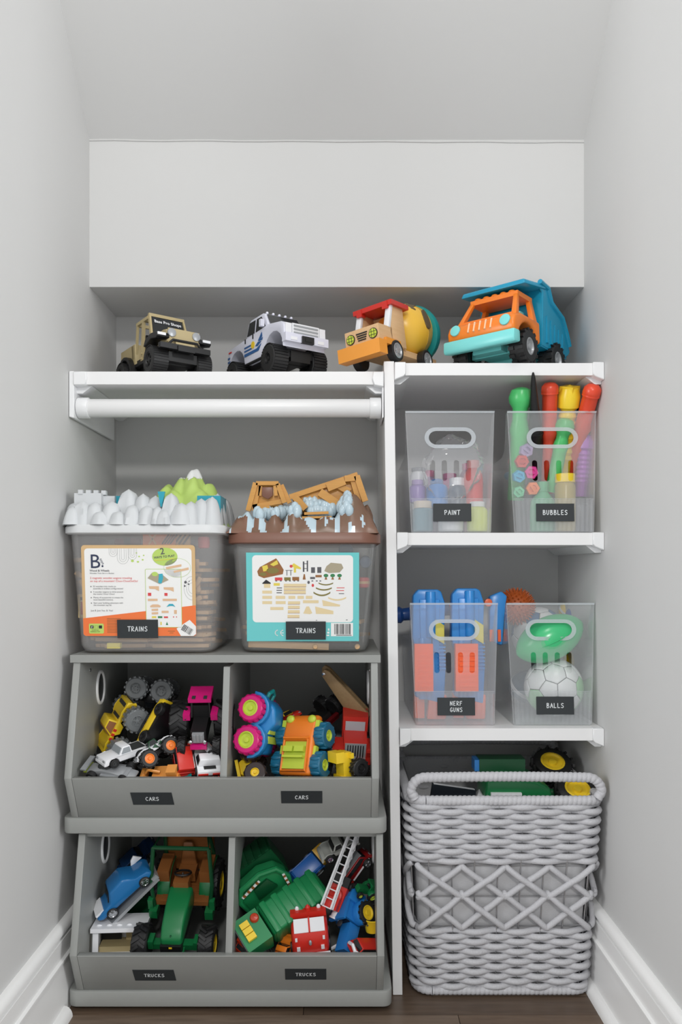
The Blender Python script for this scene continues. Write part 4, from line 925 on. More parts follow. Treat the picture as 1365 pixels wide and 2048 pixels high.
# white pickup with blue stripes
M_PEARL = tp('pearl_white_plastic', (222, 223, 236), 0.28); M_STRIPE = tp('decal_blue', (40, 92, 150))
t = thing('toy_pickup', 'white toy pickup with blue side stripes and lifted black tyres on the long shelf', 'toy truck')
four(t, (.078, -.080), .044, .029, .032, tread='bar', n=30, hm=M_BLACK, spokes=0, hr=.42)
part(t, 'chassis', M_BLACK, box((0, 0, .040), (.20, .06, .016), .003), box((.083, 0, .034), (.04, .044, .020), .004), cyl((.078, 0, .029), .006, .07, 'y', n=12), cyl((-.080, 0, .029), .006, .07, 'y', n=12), box((-.0, .043, .046), (.085, .006, .006), .002), box((-.0, -.043, .046), (.085, .006, .006), .002))
body = [(.118, .058), (.120, .070), (.118, .088), (.108, .095), (.050, .104), (.046, .102), (-.046, .096), (-.122, .092), (-.124, .060), (-.120, .048)] + [(x, z) for x, z in arch(-.080, .036, .046, 8)[::-1]] + [(-.040, .046), (.040, .046)] + [(x, z) for x, z in arch(.078, .037, .046, 8)[::-1]]
part(t, 'body', M_PEARL, prism(body, -.047, .047, .002, 2, ang=40))
part(t, 'cab', M_PEARL, prism([(.052, .100), (.026, .134), (.018, .137), (-.034, .136), (-.042, .130), (-.046, .098)], -.043, .043, .003, 2, taper=lambda x, z: 1 - (z - .1) * 3.2))
part(t, 'bed_cavity', M_DGREY, box((-.084, 0, .0925), (.068, .076, .001), 0))
for s in (1, -1):
    tpz = lambda z: .0435 * (1 - (z - .1) * 3.2) + .0003
    for w4 in ([(-.040, .102), (-.036, .130), (-.010, .130), (-.008, .102)], [(-.002, .102), (-.004, .130), (.016, .130), (.040, .103)]):
        part(t, 'side_window', M_GLASS, ([V((x, s * tpz(z), z)) for x, z in w4] + [V((x, s * (tpz(z) - .002), z)) for x, z in w4], [[0, 1, 2, 3], [7, 6, 5, 4]] + [[i, (i + 1) % 4, 4 + (i + 1) % 4, 4 + i] for i in range(4)]))
    part(t, 'side_mirror', M_PEARL, box((.036, s * .050, .110), (.008, .008, .014), .002))
    part(t, 'door_handle', M_BLACK, box((-.006, s * .0474, .094), (.003, .002, .009), .0005)); part(t, 'door_handle', M_BLACK, box((-.040, s * .0474, .092), (.003, .002, .009), .0005))
    yy = s * .0474
    for q in ([(-.044, .060), (-.044, .066), (.010, .066), (.030, .072), (.018, .060)], [(-.044, .070), (-.044, .073), (-.012, .073), (-.012, .070)], [(-.044, .077), (-.044, .080), (-.014, .080), (-.014, .077)], [(.004, .072), (.016, .078), (.030, .076), (.014, .070)], [(.016, .080), (.032, .094), (.034, .086), (.024, .078)], [(.022, .078), (.036, .083), (.034, .078)], [(-.122, .056), (-.122, .060), (-.112, .060), (-.112, .056)], [(-.122, .064), (-.122, .068), (-.110, .068), (-.112, .064)], [(-.122, .072), (-.122, .076), (-.112, .076), (-.112, .072)]):
        part(t, 'stripe', M_STRIPE, prism(q, yy, yy + s * .0006))
    part(t, 'round_emblem', M_YELLOW, cyl((-.006, s * .0478, .077), .0072, .0012, 'y', n=20, b=0)); part(t, 'red_decal', M_RED, prism([(-.118, .084), (-.118, .087), (-.104, .087), (-.104, .084)], yy, yy + s * .0006))
part(t, 'windshield', M_GLASS, hexa([(.050, -.037, .1045), (.0525, -.037, .1045), (.0525, .037, .1045), (.050, .037, .1045), (.028, -.034, .132), (.0305, -.034, .132), (.0305, .034, .132), (.028, .034, .132)]))
part(t, 'roof_lights', M_PEARL, *[ell((.018, y_, .1385), (.004, .003, .003), 8, 5) for y_ in (-.028, -.014, 0, .014, .028)], kind='stuff')
part(t, 'grille', M_WHITE, box((.1195, 0, .080), (.005, .060, .022), .002)); 
for k in range(3): part(t, 'grille_bar', M_SILVER, box((.1225, 0, .0735 + .0065 * k), (.002, .054, .0028), .0006))
for s in (1, -1): part(t, 'headlight', M_WHITE, box((.1185, s * .038, .080), (.006, .013, .020), .002)); part(t, 'fog_light', M_WHITE, box((.127, s * .030, .060), (.004, .014, .006), .001))
part(t, 'bumper', M_PEARL, box((.121, 0, .062), (.014, .096, .016), .004)); part(t, 'winch', M_BLACK, box((.128, 0, .060), (.008, .026, .013), .002), box((.131, 0, .060), (.004, .014, .007), .001))
place(t, (-.1345, 1.546, ZA + .0016), yaw(34), s=.99)

# wooden mixer with yellow shape-sorter drum
M_SORT = tp('amber_plastic', (238, 190, 66)); M_AMBER2 = tp('orange_bumper_plastic', (240, 158, 60)); M_TEAL2 = tp('sea_teal_plastic', (34, 152, 152)); M_HOLE_SHADE = mat('hole_shade', (98, 84, 62), .6)
t = thing('toy_mixer_truck', 'wooden cement mixer toy with red roof and yellow shape-sorter drum', 'toy truck')
four(t, (.052, -.060), .040, .021, .016, tread='none', hm=M_SILVER, spokes=5, hr=.72)
part(t, 'chassis', M_WOOD, box((-.01, 0, .028), (.22, .066, .012), .002))
part(t, 'bumper', M_AMBER2, box((.103, 0, .021), (.026, .096, .026), .012, seg=4), box((.06, .040, .036), (.05, .010, .012), .005), box((.06, -.040, .036), (.05, .010, .012), .005))
part(t, 'hood', M_WOOD, box((.076, 0, .050), (.046, .078, .034), .002))
for s in (1, -1):
    part(t, 'cab_side', M_WOOD, prism([(.060, .060), (.044, .112), (.006, .112), (.004, .034), (.055, .034)], s * .030, s * .039, .0015))
    part(t, 'cab_post', M_WHITE, hexa([(.058, s * .028, .066), (.066, s * .028, .066), (.066, s * .040, .066), (.058, s * .040, .066), (.042, s * .028, .112), (.050, s * .028, .112), (.050, s * .040, .112), (.042, s * .040, .112)], .001))
    hl = part(t, 'headlight', M_BLACK, cyl((.0995, s * .026, .051), .0098, .0016, 'x', n=20, b=0))
    part(hl, 'lens', M_LIME, cyl((.1003, s * .026, .051), .0084, .0016, 'x', n=20, b=0)); part(hl, 'lens_grid', M_BLACK, *[box((.1013, s * .026 + o_, .051), (.0006, .0007, .015), 0) for o_ in (-.003, .003)], *[box((.1013, s * .026, .051 + o_), (.0006, .015, .0007), 0) for o_ in (-.003, .003)], kind='stuff')
part(t, 'grille', M_BLACK, *[box((.0996, 0, .045 + .0042 * k), (.0012, .018 + .0024 * k, .0022), 0) for k in range(4)], kind='stuff')
part(t, 'cab_back', M_WOOD, box((.004, 0, .07), (.006, .070, .076), .001)); part(t, 'cab_disc', M_AMBER2, cyl((.008, 0, .082), .026, .003, 'x', n=28, b=.0005))
part(t, 'roof', M_RED, box((.024, 0, .1155), (.062, .090, .009), .003), box((.050, -.030, .112), (.014, .012, .014), .003), box((.050, .030, .112), (.014, .012, .014), .003))
dr = part(t, 'drum', M_SORT, xf(lathe([(0, -.060), (.022, -.058), (.040, -.046), (.053, -.024), (.0565, 0), (.0555, .001), (.0565, .002), (.054, .022), (.045, .040), (.030, .052), (.012, .056), (0, .056)], (0, 0, 0), 'x', 36), Matrix.Translation((-.058, 0, .088)) @ Matrix.Rotation(math.radians(14), 4, 'Y')))
def on_drum(nm, m, az, el, shape, tt=.004):
    d = V((math.cos(el) * math.cos(az), math.cos(el) * math.sin(az), math.sin(el))); g = plate(shape, [], tt)
    M4 = Matrix.Translation(V((-.058, 0, .088)) + d * .0505) @ (-d).to_track_quat('Y', 'Z').to_matrix().to_4x4() @ Matrix.Translation((0, -.0062, 0))
    part(dr, nm, m, xf(g, M4))
star = [(.017 * (1 if k % 2 == 0 else .5) * math.sin(math.pi * k / 5), .017 * (1 if k % 2 == 0 else .5) * math.cos(math.pi * k / 5)) for k in range(10)]
on_drum('hole_shade_plate', M_HOLE_SHADE, math.radians(52), math.radians(46), star); on_drum('hole_shade_plate', M_HOLE_SHADE, math.radians(90), math.radians(14), circ(0, 0, .011, 20, .021)); on_drum('hole_shade_plate', M_HOLE_SHADE, math.radians(40), math.radians(-18), circ(0, 0, .004, 10, .003))  # dark plates on the closed drum paint the shade inside its openings
part(t, 'drum_ring', M_TEAL2, xf(lathe([(.050, -.008), (.058, -.006), (.060, 0), (.058, .008), (.048, .010)], (0, 0, 0), 'x', 36), Matrix.Translation((-.098, 0, .090)) @ Matrix.Rotation(math.radians(14), 4, 'Y')), box((-.108, 0, .055), (.012, .04, .05), .004))
place(t, (.104, 1.512, ZT + .0055), (-.60, -.80, -.060), (-.10, .004, 1))

# orange and turquoise dump truck
t = thing('toy_dump_truck', 'big orange dump truck with turquoise tipping bed on the topmost shelf', 'toy truck')
four(t, (.066, -.070), .066, .0355, .034, tread='knob', n=14, hm=M_SILVER, hr=.52)
part(t, 'chassis', M_AQUA, box((-.01, 0, .040), (.22, .066, .022), .005), box((.0, 0, .024), (.05, .09, .010), .004), box((.066, 0, .0355), (.016, .10, .016), .004), box((-.07, 0, .0355), (.016, .10, .016), .004))
part(t, 'bumper', M_AQUA, prism([(.110, .034), (.136, .030), (.139, .038), (.138, .057), (.112, .058)], -.083, .083, .004))
hood = [(.128, .056), (.131, .074), (.124, .090), (.100, .098), (.012, .098), (.008, .052)] + [(x, z) for x, z in arch(.066, .044, .040, 10)[::-1] if z > .052]
part(t, 'hood', M_ORANGE, prism(hood, -.078, .078, .006, 3, ang=40))
cabp = part(t, 'cab', M_ORANGE, box((.038, 0, .151), (.066, .112, .010), .005, seg=3), *[ell((.066, y_, .157), (.006, .008, .004), 10, 6) for y_ in (-.04, -.02, 0, .02, .04)],
     *[hexa([(.092, s * .058, .094), (.106, s * .058, .094), (.106, s * .070, .094), (.092, s * .070, .094), (.062, s * .046, .150), (.072, s * .046, .150), (.072, s * .056, .150), (.062, s * .056, .150)], .002) for s in (1, -1)],
     *[hexa([(.004, s * .058, .094), (.022, s * .058, .094), (.022, s * .070, .094), (.004, s * .070, .094), (.004, s * .046, .150), (.018, s * .046, .150), (.018, s * .056, .150), (.004, s * .056, .150)], .002) for s in (1, -1)])
part(t, 'dashboard', M_ORANGE, box((.092, 0, .098), (.022, .12, .008), .003))
for s in (1, -1):
    part(t, 'seat', M_AQUA, box((.022, s * .026, .106), (.016, .030, .040), .005)); part(t, 'headlight', M_AQUA, xf(cyl((0, 0, 0), .0115, .004, 'x', n=24), Matrix.Translation((.1300, s * .058, .079)) @ Matrix.Rotation(math.radians(-12), 4, 'Y')))
for k in range(5): part(t, 'grille_slot', tp('pale_peach_plastic', (246, 206, 168)), rot(box((.1285, -.026 + .013 * k, .079), (.004, .0032, .021), .001), -16, 'Y', (.1285, 0, .079)))
bs = [(-.004, .055), (-.120, .052), (-.140, .062), (-.142, .082), (-.126, .108), (-.104, .136), (-.066, .148), (-.046, .156), (-.030, .182), (.010, .186), (.008, .176), (-.006, .168)]
bd = part(t, 'tipping_bed', M_BEDBLUE, *[prism(bs, s * .070, s * .076, .002, 1) for s in (1, -1)], box((-.068, 0, .056), (.13, .146, .008), .003), hexa([(-.010, -.073, .055), (-.002, -.073, .055), (-.002, .073, .055), (-.010, .073, .055), (-.016, -.073, .180), (-.006, -.073, .184), (-.006, .073, .184), (-.016, .073, .180)]),
     hexa([(-.016, -.080, .176), (.078, -.076, .164), (.078, .076, .164), (-.016, .080, .176), (-.016, -.078, .186), (.076, -.072, .175), (.076, .072, .175), (-.016, .078, .186)], .003),
     *[tube([(x, s * .0765, z) for x, z in bs[3:10]], .0055, 8) for s in (1, -1)], tube([(-.142, y_, .072) for y_ in (-.074, 0, .074)], .006, 8))
for s in (1, -1):
    for k in range(5): part(bd, 'rib', M_BEDBLUE, box((-.024 - .020 * k, s * .0775, .092 - .002 * k), (.007, .005, .058 - .006 * k), .002, top=(.8, .4)))
place(t, (.3400, 1.534, ZT + .0020), yaw(-40), s=.92)
# ------------------------------------------------------------------ what the frosted bins hold
def bottle(name, label, cat, base, h, r, m, cap, cap_r=.62, cap_h=.016, shoulder=.18, fwd=None, up=(0, 0, 1), ribs=0):
    """squeeze bottle with a screw cap, standing on its base point"""
    o = thing(name, label, cat); hb = h - cap_h
    part(o, 'body', m, lathe([(0, 0), (r * .9, 0), (r, r * .12), (r, hb * (1 - shoulder)), (r * .92, hb * (1 - shoulder * .5)), (r * cap_r * .9, hb), (0, hb)], n=24))
    part(o, 'cap', cap, lathe([(0, hb), (r * cap_r, hb), (r * cap_r, h - .001), (r * cap_r * .85, h), (0, h)], n=24, wob=lambda a, z: 1 + .025 * math.cos(16 * a)))
    place(o, base, fwd or (1, 0, 0), up); return o
def C(n, c, r=.3): return tp('pot_' + n, c, r)
zb = ZM + .0040
def bpos(px, d, z): return V(((px - CX) / F * d, d, z))
bottle('paint_bottle', 'coral red paint bottle with pink cap in the paint bin', 'paint bottle', bpos(947, 1.505, zb), .143, .0195, C('coral', (222, 62, 56)), C('pink', (236, 150, 146)))
bottle('paint_bottle', 'yellow-green paint bottle with white cap in the paint bin', 'paint bottle', bpos(955, 1.470, zb), .058, .0200, C('acid', (214, 226, 60)), M_WHITE, .7, .010)
bottle('paint_bottle', 'dark slate paint bottle with white cap leaning in the paint bin', 'paint bottle', bpos(916, 1.500, zb + .028), .080, .0190, C('slate', (58, 78, 98)), M_WHITE, .8, .016, up=(.22, .1, 1))
bottle('paint_bottle', 'bright blue paint bottle lying back in the paint bin', 'paint bottle', bpos(876, 1.495, zb + .046), .060, .0215, C('sky', (42, 130, 206)), C('sky', (42, 130, 206)), .6, .010, up=(-.25, .3, 1))
bottle('paint_jar', 'white paint jar behind the PAINT card', 'paint jar', bpos(902, 1.472, zb), .046, .0240, M_WHITE, M_WHITE, .9, .012, .06)
bottle('paint_jar', 'teal paint jar with cream lid left of the PAINT card', 'paint jar', bpos(846, 1.478, zb), .060, .0200, C('ocean', (62, 126, 142)), C('cream', (226, 206, 180)), .85, .014, .08)
bottle('paint_bottle', 'lavender paint bottle low at the left of the paint bin', 'paint bottle', bpos(836, 1.520, zb + .060), .046, .0170, C('lavender', (150, 120, 196)), C('lilac', (186, 160, 216)), .7, .010)
bottle('paint_cup', 'white conical paint cup high at the left of the paint bin', 'cup', bpos(838, 1.540, zb + .085), .048, .0190, M_WHITE, C('greycap', (150, 152, 156)), .75, .008, .5, up=(.35, 0, 1))
bottle('paint_bottle', 'magenta paint bottle behind the plastic bag', 'paint bottle', bpos(900, 1.570, zb), .125, .0230, C('magenta', (186, 52, 128)), C('magenta', (186, 52, 128)), .6, .012)
bottle('paint_bottle', 'mauve paint bottle with rose cap at the back of the paint bin', 'paint bottle', bpos(858, 1.600, zb), .135, .0200, C('mauve', (170, 130, 180)), C('rose', (214, 90, 140)), .6, .014)
bottle('paint_bottle', 'plum paint bottle right at the back of the paint bin', 'paint bottle', bpos(935, 1.600, zb), .150, .0180, C('plum', (150, 60, 110)), C('rose', (214, 90, 140)), .6, .014)
# crumpled clear bag over the bottles
M_BAG = clear_mat('clear_film', (236, 238, 244), haze=0.07, rough=0.06, gloss=0.10)
vs, fs = [], []; nn, mm = 40, 22
for j in range(mm + 1):
    for i in range(nn):
        a = 2 * math.pi * i / nn; t_ = j / mm; ph = math.pi * t_
        p = V((math.sin(ph) * math.cos(a), math.sin(ph) * math.sin(a), math.cos(ph)))
        e = 1 + .16 * noise.noise(p * 2.3 + V((3, 1, 7))) + .13 * abs(noise.noise(p * 5.1)) + .05 * noise.noise(p * 14)
        vs.append(V((p.x * .055 * e, p.y * .018 * e, p.z * .060 * e)))
for j in range(mm):
    for i in range(nn): fs.append([j * nn + i, j * nn + (i + 1) % nn, (j + 1) * nn + (i + 1) % nn, (j + 1) * nn + i])
bg = single('plastic_bag', M_BAG, 'crumpled clear plastic bag over the bottles in the paint bin', 'plastic bag', (vs, fs)); bg.location = P(905, 935, 1.476); bg.rotation_euler = (.1, .5, 0)

# bubble wands and bottles
def wand(label, top, bot, r, m, kind='smooth', capm=None):
    """tube-shaped bubble wand from its foot to its head (world points)"""
    o = thing('bubble_wand', label, 'bubble wand'); a, b = V(bot), V(top); L = (b - a).length
    if kind == 'bulb': pr = [(0, 0), (r * .8, 0), (r * .8, L * .55), (r * .95, L * .62), (r * .72, L * .72), (r * .75, L - r * 2.0), (r * 1.08, L - r * 1.5), (r * 1.18, L - r), (r * .95, L - r * .3), (r * .5, L - .0015), (0, L)]
    elif kind == 'cone': pr = [(0, 0), (r * 1.25, 0), (r * 1.25, L * .5), (r * 1.35, L * .52), (r * 1.2, L * .56), (r * .75, L * .75), (r * .35, L * .96), (r * .15, L), (0, L)]
    elif kind == 'ribbed': pr = [(0, 0), (r * .8, 0)] + [(r * (.80 + .14 * (k % 2)), L * (.3 + .45 * k / 14)) for k in range(15)] + [(r * .7, L * .77), (r * 1.1, L * .80), (r * 1.15, L * .90), (r * .9, L * .97), (0, L)]
    else: pr = [(0, 0), (r * .85, 0), (r * .85, L * .5), (r * 1.12, L * .56), (r * .9, L * .62), (r * .92, L - r * 1.5), (r * 1.06, L - r * 1.1), (r * 1.0, L - r * .5), (r * .62, L - r * .1), (0, L)]
    part(o, 'shaft', m, lathe(pr, n=20))
    hd = part(o, 'head', capm or m, *([ell((-r * .35, -r * .75, L - r), (r * .25, r * .28, r * .3), 8, 6), ell((r * .35, -r * .75, L - r), (r * .25, r * .28, r * .3), 8, 6)] if kind == 'bulb' else [rot(box((0, 0, L - r * .75), (r * 1.5, r * 1.5, r * 1.2), r * .2), 45)] if kind == 'ribbed' else [cyl((0, 0, L * .53), r * 1.42, r * .3, n=20)] if kind == 'cone' else [cyl((0, 0, L - r * 1.35), r * 1.04, r * .22, n=20)]))
    z = (b - a).normalized(); x = V((1, 0, 0)); place(o, a, x - z * x.dot(z), z); return o
GRN = C('mintgreen', (80, 196, 112)); RDW = C('tomato', (224, 74, 46)); YLW = C('sun', (242, 210, 50))
wand('mint green bubble wand with bulb head at the left of the bubbles bin', P(1044, 774, 1.478), P(1032, 1000, 1.515), .0205, GRN, 'bulb')
wand('black cone-tipped bubble wand behind the green one', P(1067, 745, 1.424), P(1076, 990, 1.565), .0115, M_BLACK, 'cone')
wand('upright red bubble wand in the middle of the bubbles bin', P(1101, 764, 1.462), P(1096, 985, 1.535), .0158, RDW)
wand('yellow ribbed bubble wand right of the upright red one', P(1141, 769, 1.466), P(1122, 985, 1.545), .0190, YLW, 'ribbed')
wand('tilted red bubble wand against the right wall', P(1189, 768, 1.440), P(1136, 960, 1.545), .0165, RDW)
wand('black bubble wand behind the tilted red one', P(1166, 802, 1.580), P(1150, 985, 1.600), .0110, M_BLACK)
wand('short mint bubble wand below the yellow one', P(1133, 836, 1.480), P(1104, 985, 1.500), .0165, GRN, 'bulb')
wand('purple ribbed bubble wand at the right side of the bubbles bin', P(1172, 868, 1.500), P(1160, 1010, 1.520), .0140, C('violet', (176, 104, 196)), 'ribbed')
def stub(label, px, py, d, r, m, L=.09):
    """short wand lying with its six-sided cap towards the front"""
    o = thing('bubble_wand', label, 'bubble wand'); part(o, 'shaft', m, lathe([(r * .7, .012), (r * .7, L), (0, L)], (0, 0, 0), 'y', 16))
    part(o, 'cap', m, lathe([(0, .003), (r * .5, .003), (r * .55, 0), (r * .9, 0), (r, .003), (r, .014), (r * .7, .015)], (0, 0, 0), 'y', 6)); part(o, 'cap_slot', m, box((0, .001, 0), (r * 1.2, .004, r * .35), .0008))
    o.location = P(px, py, d); o.rotation_euler = (math.radians(8), math.radians(px * 37 % 60), math.radians((px % 7 - 3) * 4)); return o
for lb, px, py, r, c in (('pale lilac', 1055, 901, .0140, (176, 158, 200)), ('tomato red', 1046, 923, .0138, (216, 78, 66)), ('hot pink', 1064, 945, .0138, (226, 60, 150)), ('sky blue', 1040, 953, .0128, (66, 180, 220)), ('orange', 1067, 977, .0140, (242, 132, 72)), ('aqua mint', 1039, 984, .0120, (112, 206, 156))):
    stub('short %s bubble wand lying end-on in the bubbles bin' % lb, px, py, 1.472, r, C(lb.replace(' ', ''), c))
bottle('bubble_bottle', 'pale yellow bubble bottle with bright yellow cap behind the BUBBLES card', 'bubble bottle', bpos(1131, 1.470, zb), .112, .0200, clear_mat('yellow_liquid', (236, 214, 130), .6), YLW, .95, .017, .08)
bottle('bubble_bottle', 'large mint green bubble bottle behind the BUBBLES card', 'bubble bottle', bpos(1086, 1.482, zb), .098, .0245, C('jade', (92, 176, 130)), C('jade', (92, 176, 130)), .45, .02, .45)
bottle('bubble_bottle', 'dark grey bubble bottle with black cap in the bubbles bin', 'bubble bottle', bpos(1160, 1.500, zb), .070, .0180, C('deepgrey', (84, 86, 92)), M_BLACK, .7, .012)
zg = ZL + .0035
# two foam blasters standing on end
M_BLU2 = tp('blaster_blue', (48, 140, 216), 0.28); M_ORG2 = tp('blaster_orange', (246, 104, 52), 0.35); M_EMB = tp('emblem_yellow', (226, 214, 96))
def blaster(label, px, d, htop, flip, group='foam blasters in the bin'):
    o = thing('foam_blaster', label, 'toy blaster', group)
    H = htop
    part(o, 'body', M_BLU2, prism([(-.028, .045), (.030, .030), (.034, .10), (.030, .150), (.034, H - .03), (.026, H - .004), (.018, H), (-.020, H), (-.030, H - .012), (-.032, .16), (-.024, .13)], -.016, .016, .004))
    part(o, 'side_shell', M_BLU2, prism([(-.016, .14), (.020, .13), (.022, H - .02), (-.018, H - .02)], -.021, -.014, .002)); part(o, 'barrel', M_BLU2, cyl((.004, -.020, H - .05), .010, .09, n=16), cyl((-.012, -.014, .10), .008, .12, n=12))
    part(o, 'seam', M_DGREY, box((.006, -.0222, .19), (.0012, .001, .10), 0)); part(o, 'rail', M_BLU2, *[box((.026, -.018, .10 + .007 * k), (.014, .004, .003), .0005, seg=1) for k in range(8)])
    gp = part(o, 'pump_grip', M_ORG2, box((-.006 if flip else -.012, -.030, .103), (.044 if flip else .036, .020, .092), .005))
    for k in range(8): part(gp, 'grip_ridge', M_ORG2, box((-.004 if flip else -.010, -.0405, .068 + .010 * k), (.034 if flip else .028, .003, .0045), .001))
    part(o, 'handle', M_ORG2, prism([(-.004, .0), (.034, .0), (.036, .048), (.002, .052)], -.014, .014, .004)); part(o, 'magazine', M_ORG2, box((-.018, .004, .026), (.020, .022, .048), .003))
    part(o, 'emblem', M_EMB, prism([(.010, .160), (.030, .148), (.030, .185), (.010, .198)], -.0245, -.0205, .0006))
    place(o, bpos(px, d, zg), (1, 0, 0), (0, .06, 1)); return o
blaster('blue foam blaster with narrow orange grip, left one in the bin', 857, 1.505, .256, False)
blaster('blue foam blaster with wide orange grip, right one in the bin', 935, 1.508, .258, True)
o = thing('toy_blaster', 'small dark blue blaster poking out left of the guns bin', 'toy blaster'); part(o, 'muzzle', tp('deep_blue_plastic', (26, 72, 140)), lathe([(.006, -.01), (.016, -.008), (.018, .004), (.013, .010), (.014, .028), (.019, .034), (.019, .044), (0, .044)], n=18)); part(o, 'barrel', tp('deep_blue_plastic', (26, 72, 140)), cyl((0, 0, .075), .012, .07, n=16)); part(o, 'trim', M_ORG2, cyl((0, 0, .112), .013, .008, n=16))
place(o, P(797, 1230, 1.600), (0, 1, 0), (.95, .1, .1))
o = thing('toy_blaster', 'blue blaster with orange muzzle resting against the spiky ball', 'toy blaster'); part(o, 'stock', M_BLU2, prism([(-.016, -.06), (.010, -.07), (.018, .01), (.022, .030), (.010, .040), (-.014, .030)], -.013, .013, .004)); part(o, 'muzzle', M_ORG2, cyl((-.018, -.014, .016), .008, .012, 'y', n=16)); part(o, 'dart', M_ORG2, box((-.012, -.014, -.05), (.008, .006, .024), .002)); part(o, 'dart', M_ORG2, box((.003, -.014, -.05), (.006, .006, .024), .002))
place(o, P(992, 1222, 1.545), (1, 0, 0), (.05, .1, 1))

# balls
PHI = (1 + 5 ** .5) / 2
IV = [V(v).normalized() for v in [(-1, PHI, 0), (1, PHI, 0), (-1, -PHI, 0), (1, -PHI, 0), (0, -1, PHI), (0, 1, PHI), (0, -1, -PHI), (0, 1, -PHI), (PHI, 0, -1), (PHI, 0, 1), (-PHI, 0, -1), (-PHI, 0, 1)]]
IF = [(0, 11, 5), (0, 5, 1), (0, 1, 7), (0, 7, 10), (0, 10, 11), (1, 5, 9), (5, 11, 4), (11, 10, 2), (10, 7, 6), (7, 1, 8), (3, 9, 4), (3, 4, 2), (3, 2, 6), (3, 6, 8), (3, 8, 9), (4, 9, 5), (2, 4, 11), (6, 2, 10), (8, 6, 7), (9, 8, 1)]
def panels():
    out = []
    for f in IF:
        pts = []
        for k in range(3): a, b = IV[f[k]], IV[f[(k + 1) % 3]]; pts += [(2 * a + b) / 3, (a + 2 * b) / 3]
        out.append(('hex', pts))
    for i, v in enumerate(IV):
        nb = {j for f in IF if i in f for j in f if j != i}; u = v.orthogonal().normalized(); w_ = v.cross(u)
        nb = sorted(nb, key=lambda j: math.atan2(IV[j].dot(w_), IV[j].dot(u))); out.append(('pent', [(2 * v + IV[j]) / 3 for j in nb]))
    return out
def panel_geo(pts, R, inset=.06):
    c = sum(pts, V((0, 0, 0))) / len(pts); n = len(pts); vs, fs = [c.normalized() * R * 1.008], []
    rings_ = (.35, .65, .88, 1 - inset, 1 - inset * .55)
    for q, t in enumerate(rings_):
        for k in range(n):
            for s in (0, .5):
                p = c.lerp(pts[k].lerp(pts[(k + 1) % n], s), t); vs.append(p.normalized() * R * (1.008, 1.008, 1.005, .999, .985)[q])
    m = 2 * n
    for k in range(m): fs.append([0, 1 + k, 1 + (k + 1) % m])
    for q in range(len(rings_) - 1):
        for k in range(m): a = 1 + q * m; fs.append([a + k, a + m + k, a + m + (k + 1) % m, a + (k + 1) % m])
    return vs, fs
def soccer(label, R, c, rotq, mh, mp, mh2=None, alt=()):
    o = thing('soccer_ball', label, 'ball'); o.location = c; o.rotation_euler = rotq
    part(o, 'bladder', M_DGREY, ell((0, 0, 0), (R * .98,) * 3, 32, 16))
    for k, (kind, pts) in enumerate(panels()):
        m = mp if kind == 'pent' else (mh2 if (mh2 and k in alt) else mh); part(o, 'panel', m, panel_geo(pts, R), sharp=60)
    return o
M_SOC = mat('soccer_white', (232, 234, 234), .35, bump=.05, scale=300); M_SOCG = tp('soccer_green', (150, 206, 150), .35); M_SOCB = tp('soccer_blue', (58, 104, 150), .35)
soccer('white soccer ball with pale green panels at the front of the balls bin', .0580, (P(1108, 1385, 1.530).x, 1.530, ZL + .0580 + .0045), (.3, .5, .2), M_SOC, M_SOC, M_SOCG, (0, 2, 5, 8, 10, 12, 14, 17, 19))
soccer('white soccer ball with blue panels at the back of the balls bin', .0570, (P(1078, 1268, 1.620).x, 1.622, P(1078, 1268, 1.620).z), (.1, .2, .9), M_SOC, M_SOCB)
o = thing('toy_football', 'glossy mint green football tilted above the soccer ball', 'ball'); M_MINT = tp('football_green', (66, 190, 124), .22)
part(o, 'skin', M_MINT, lathe([(0, -.078)] + [(.046 * math.cos(math.asin(t)) ** 1.25, .078 * t) for t in [-.97 + 1.94 * k / 20 for k in range(21)]] + [(0, .078)], (0, 0, 0), 'x', 28)); part(o, 'seam', M_MINT, tube([(.070 * t, -.0468 * math.cos(math.asin(t)) ** 1.25, .0) for t in [-.9 + 1.8 * k / 16 for k in range(17)]], .0012, 6)); part(o, 'valve', M_WHITE, cyl((.05, -.0265, .010), .0018, .002, 'y', n=8))
place(o, P(1100, 1277, 1.510), (1, .08, .48), s=.95); 
random.seed(3)
o = thing('spiky_ball', 'burnt orange spiky massage ball behind the bins', 'ball'); M_SPK = tp('burnt_orange_rubber', (190, 92, 36), .5); part(o, 'core', M_SPK, ell((0, 0, 0), (.035,) * 3, 24, 12)); sp = []
for k in range(260):
    zz = 1 - 2 * (k + .5) / 260; a = k * 2.39996; d = V((math.sqrt(1 - zz * zz) * math.cos(a), math.sqrt(1 - zz * zz) * math.sin(a), zz)); sp.append(xf(lathe([(.0024, 0), (.0008, .006), (0, .0063)], n=5), Matrix.Translation(d * .0345) @ d.to_track_quat('Z', 'Y').to_matrix().to_4x4()))
part(o, 'spikes', M_SPK, *sp, kind='stuff'); o.location = P(1033, 1213, 1.600)
def plain_ball(label, px, py, d, r, m, m2):
    o = thing('play_ball', label, 'ball'); part(o, 'skin', m, ell((0, 0, 0), (r,) * 3, 28, 14)); part(o, 'stripe', m2, lathe([(r * .99, -r * .12), (r * 1.006, -r * .1), (r * 1.006, r * .1), (r * .99, r * .12)], n=28)); o.location = P(px, py, d); o.rotation_euler = (.6, .4, 0)
plain_ball('royal blue play ball at the back right of the balls bin', 1160, 1236, 1.648, .031, tp('royal_blue', (30, 66, 150)), tp('royal_blue', (30, 66, 150)))
plain_ball('yellow play ball behind the blue and white soccer ball', 1138, 1222, 1.690, .022, M_YELLOW, M_WHITE)
plain_ball('yellow play ball low at the right side of the balls bin', 1150, 1325, 1.640, .030, M_YELLOW, M_WHITE)
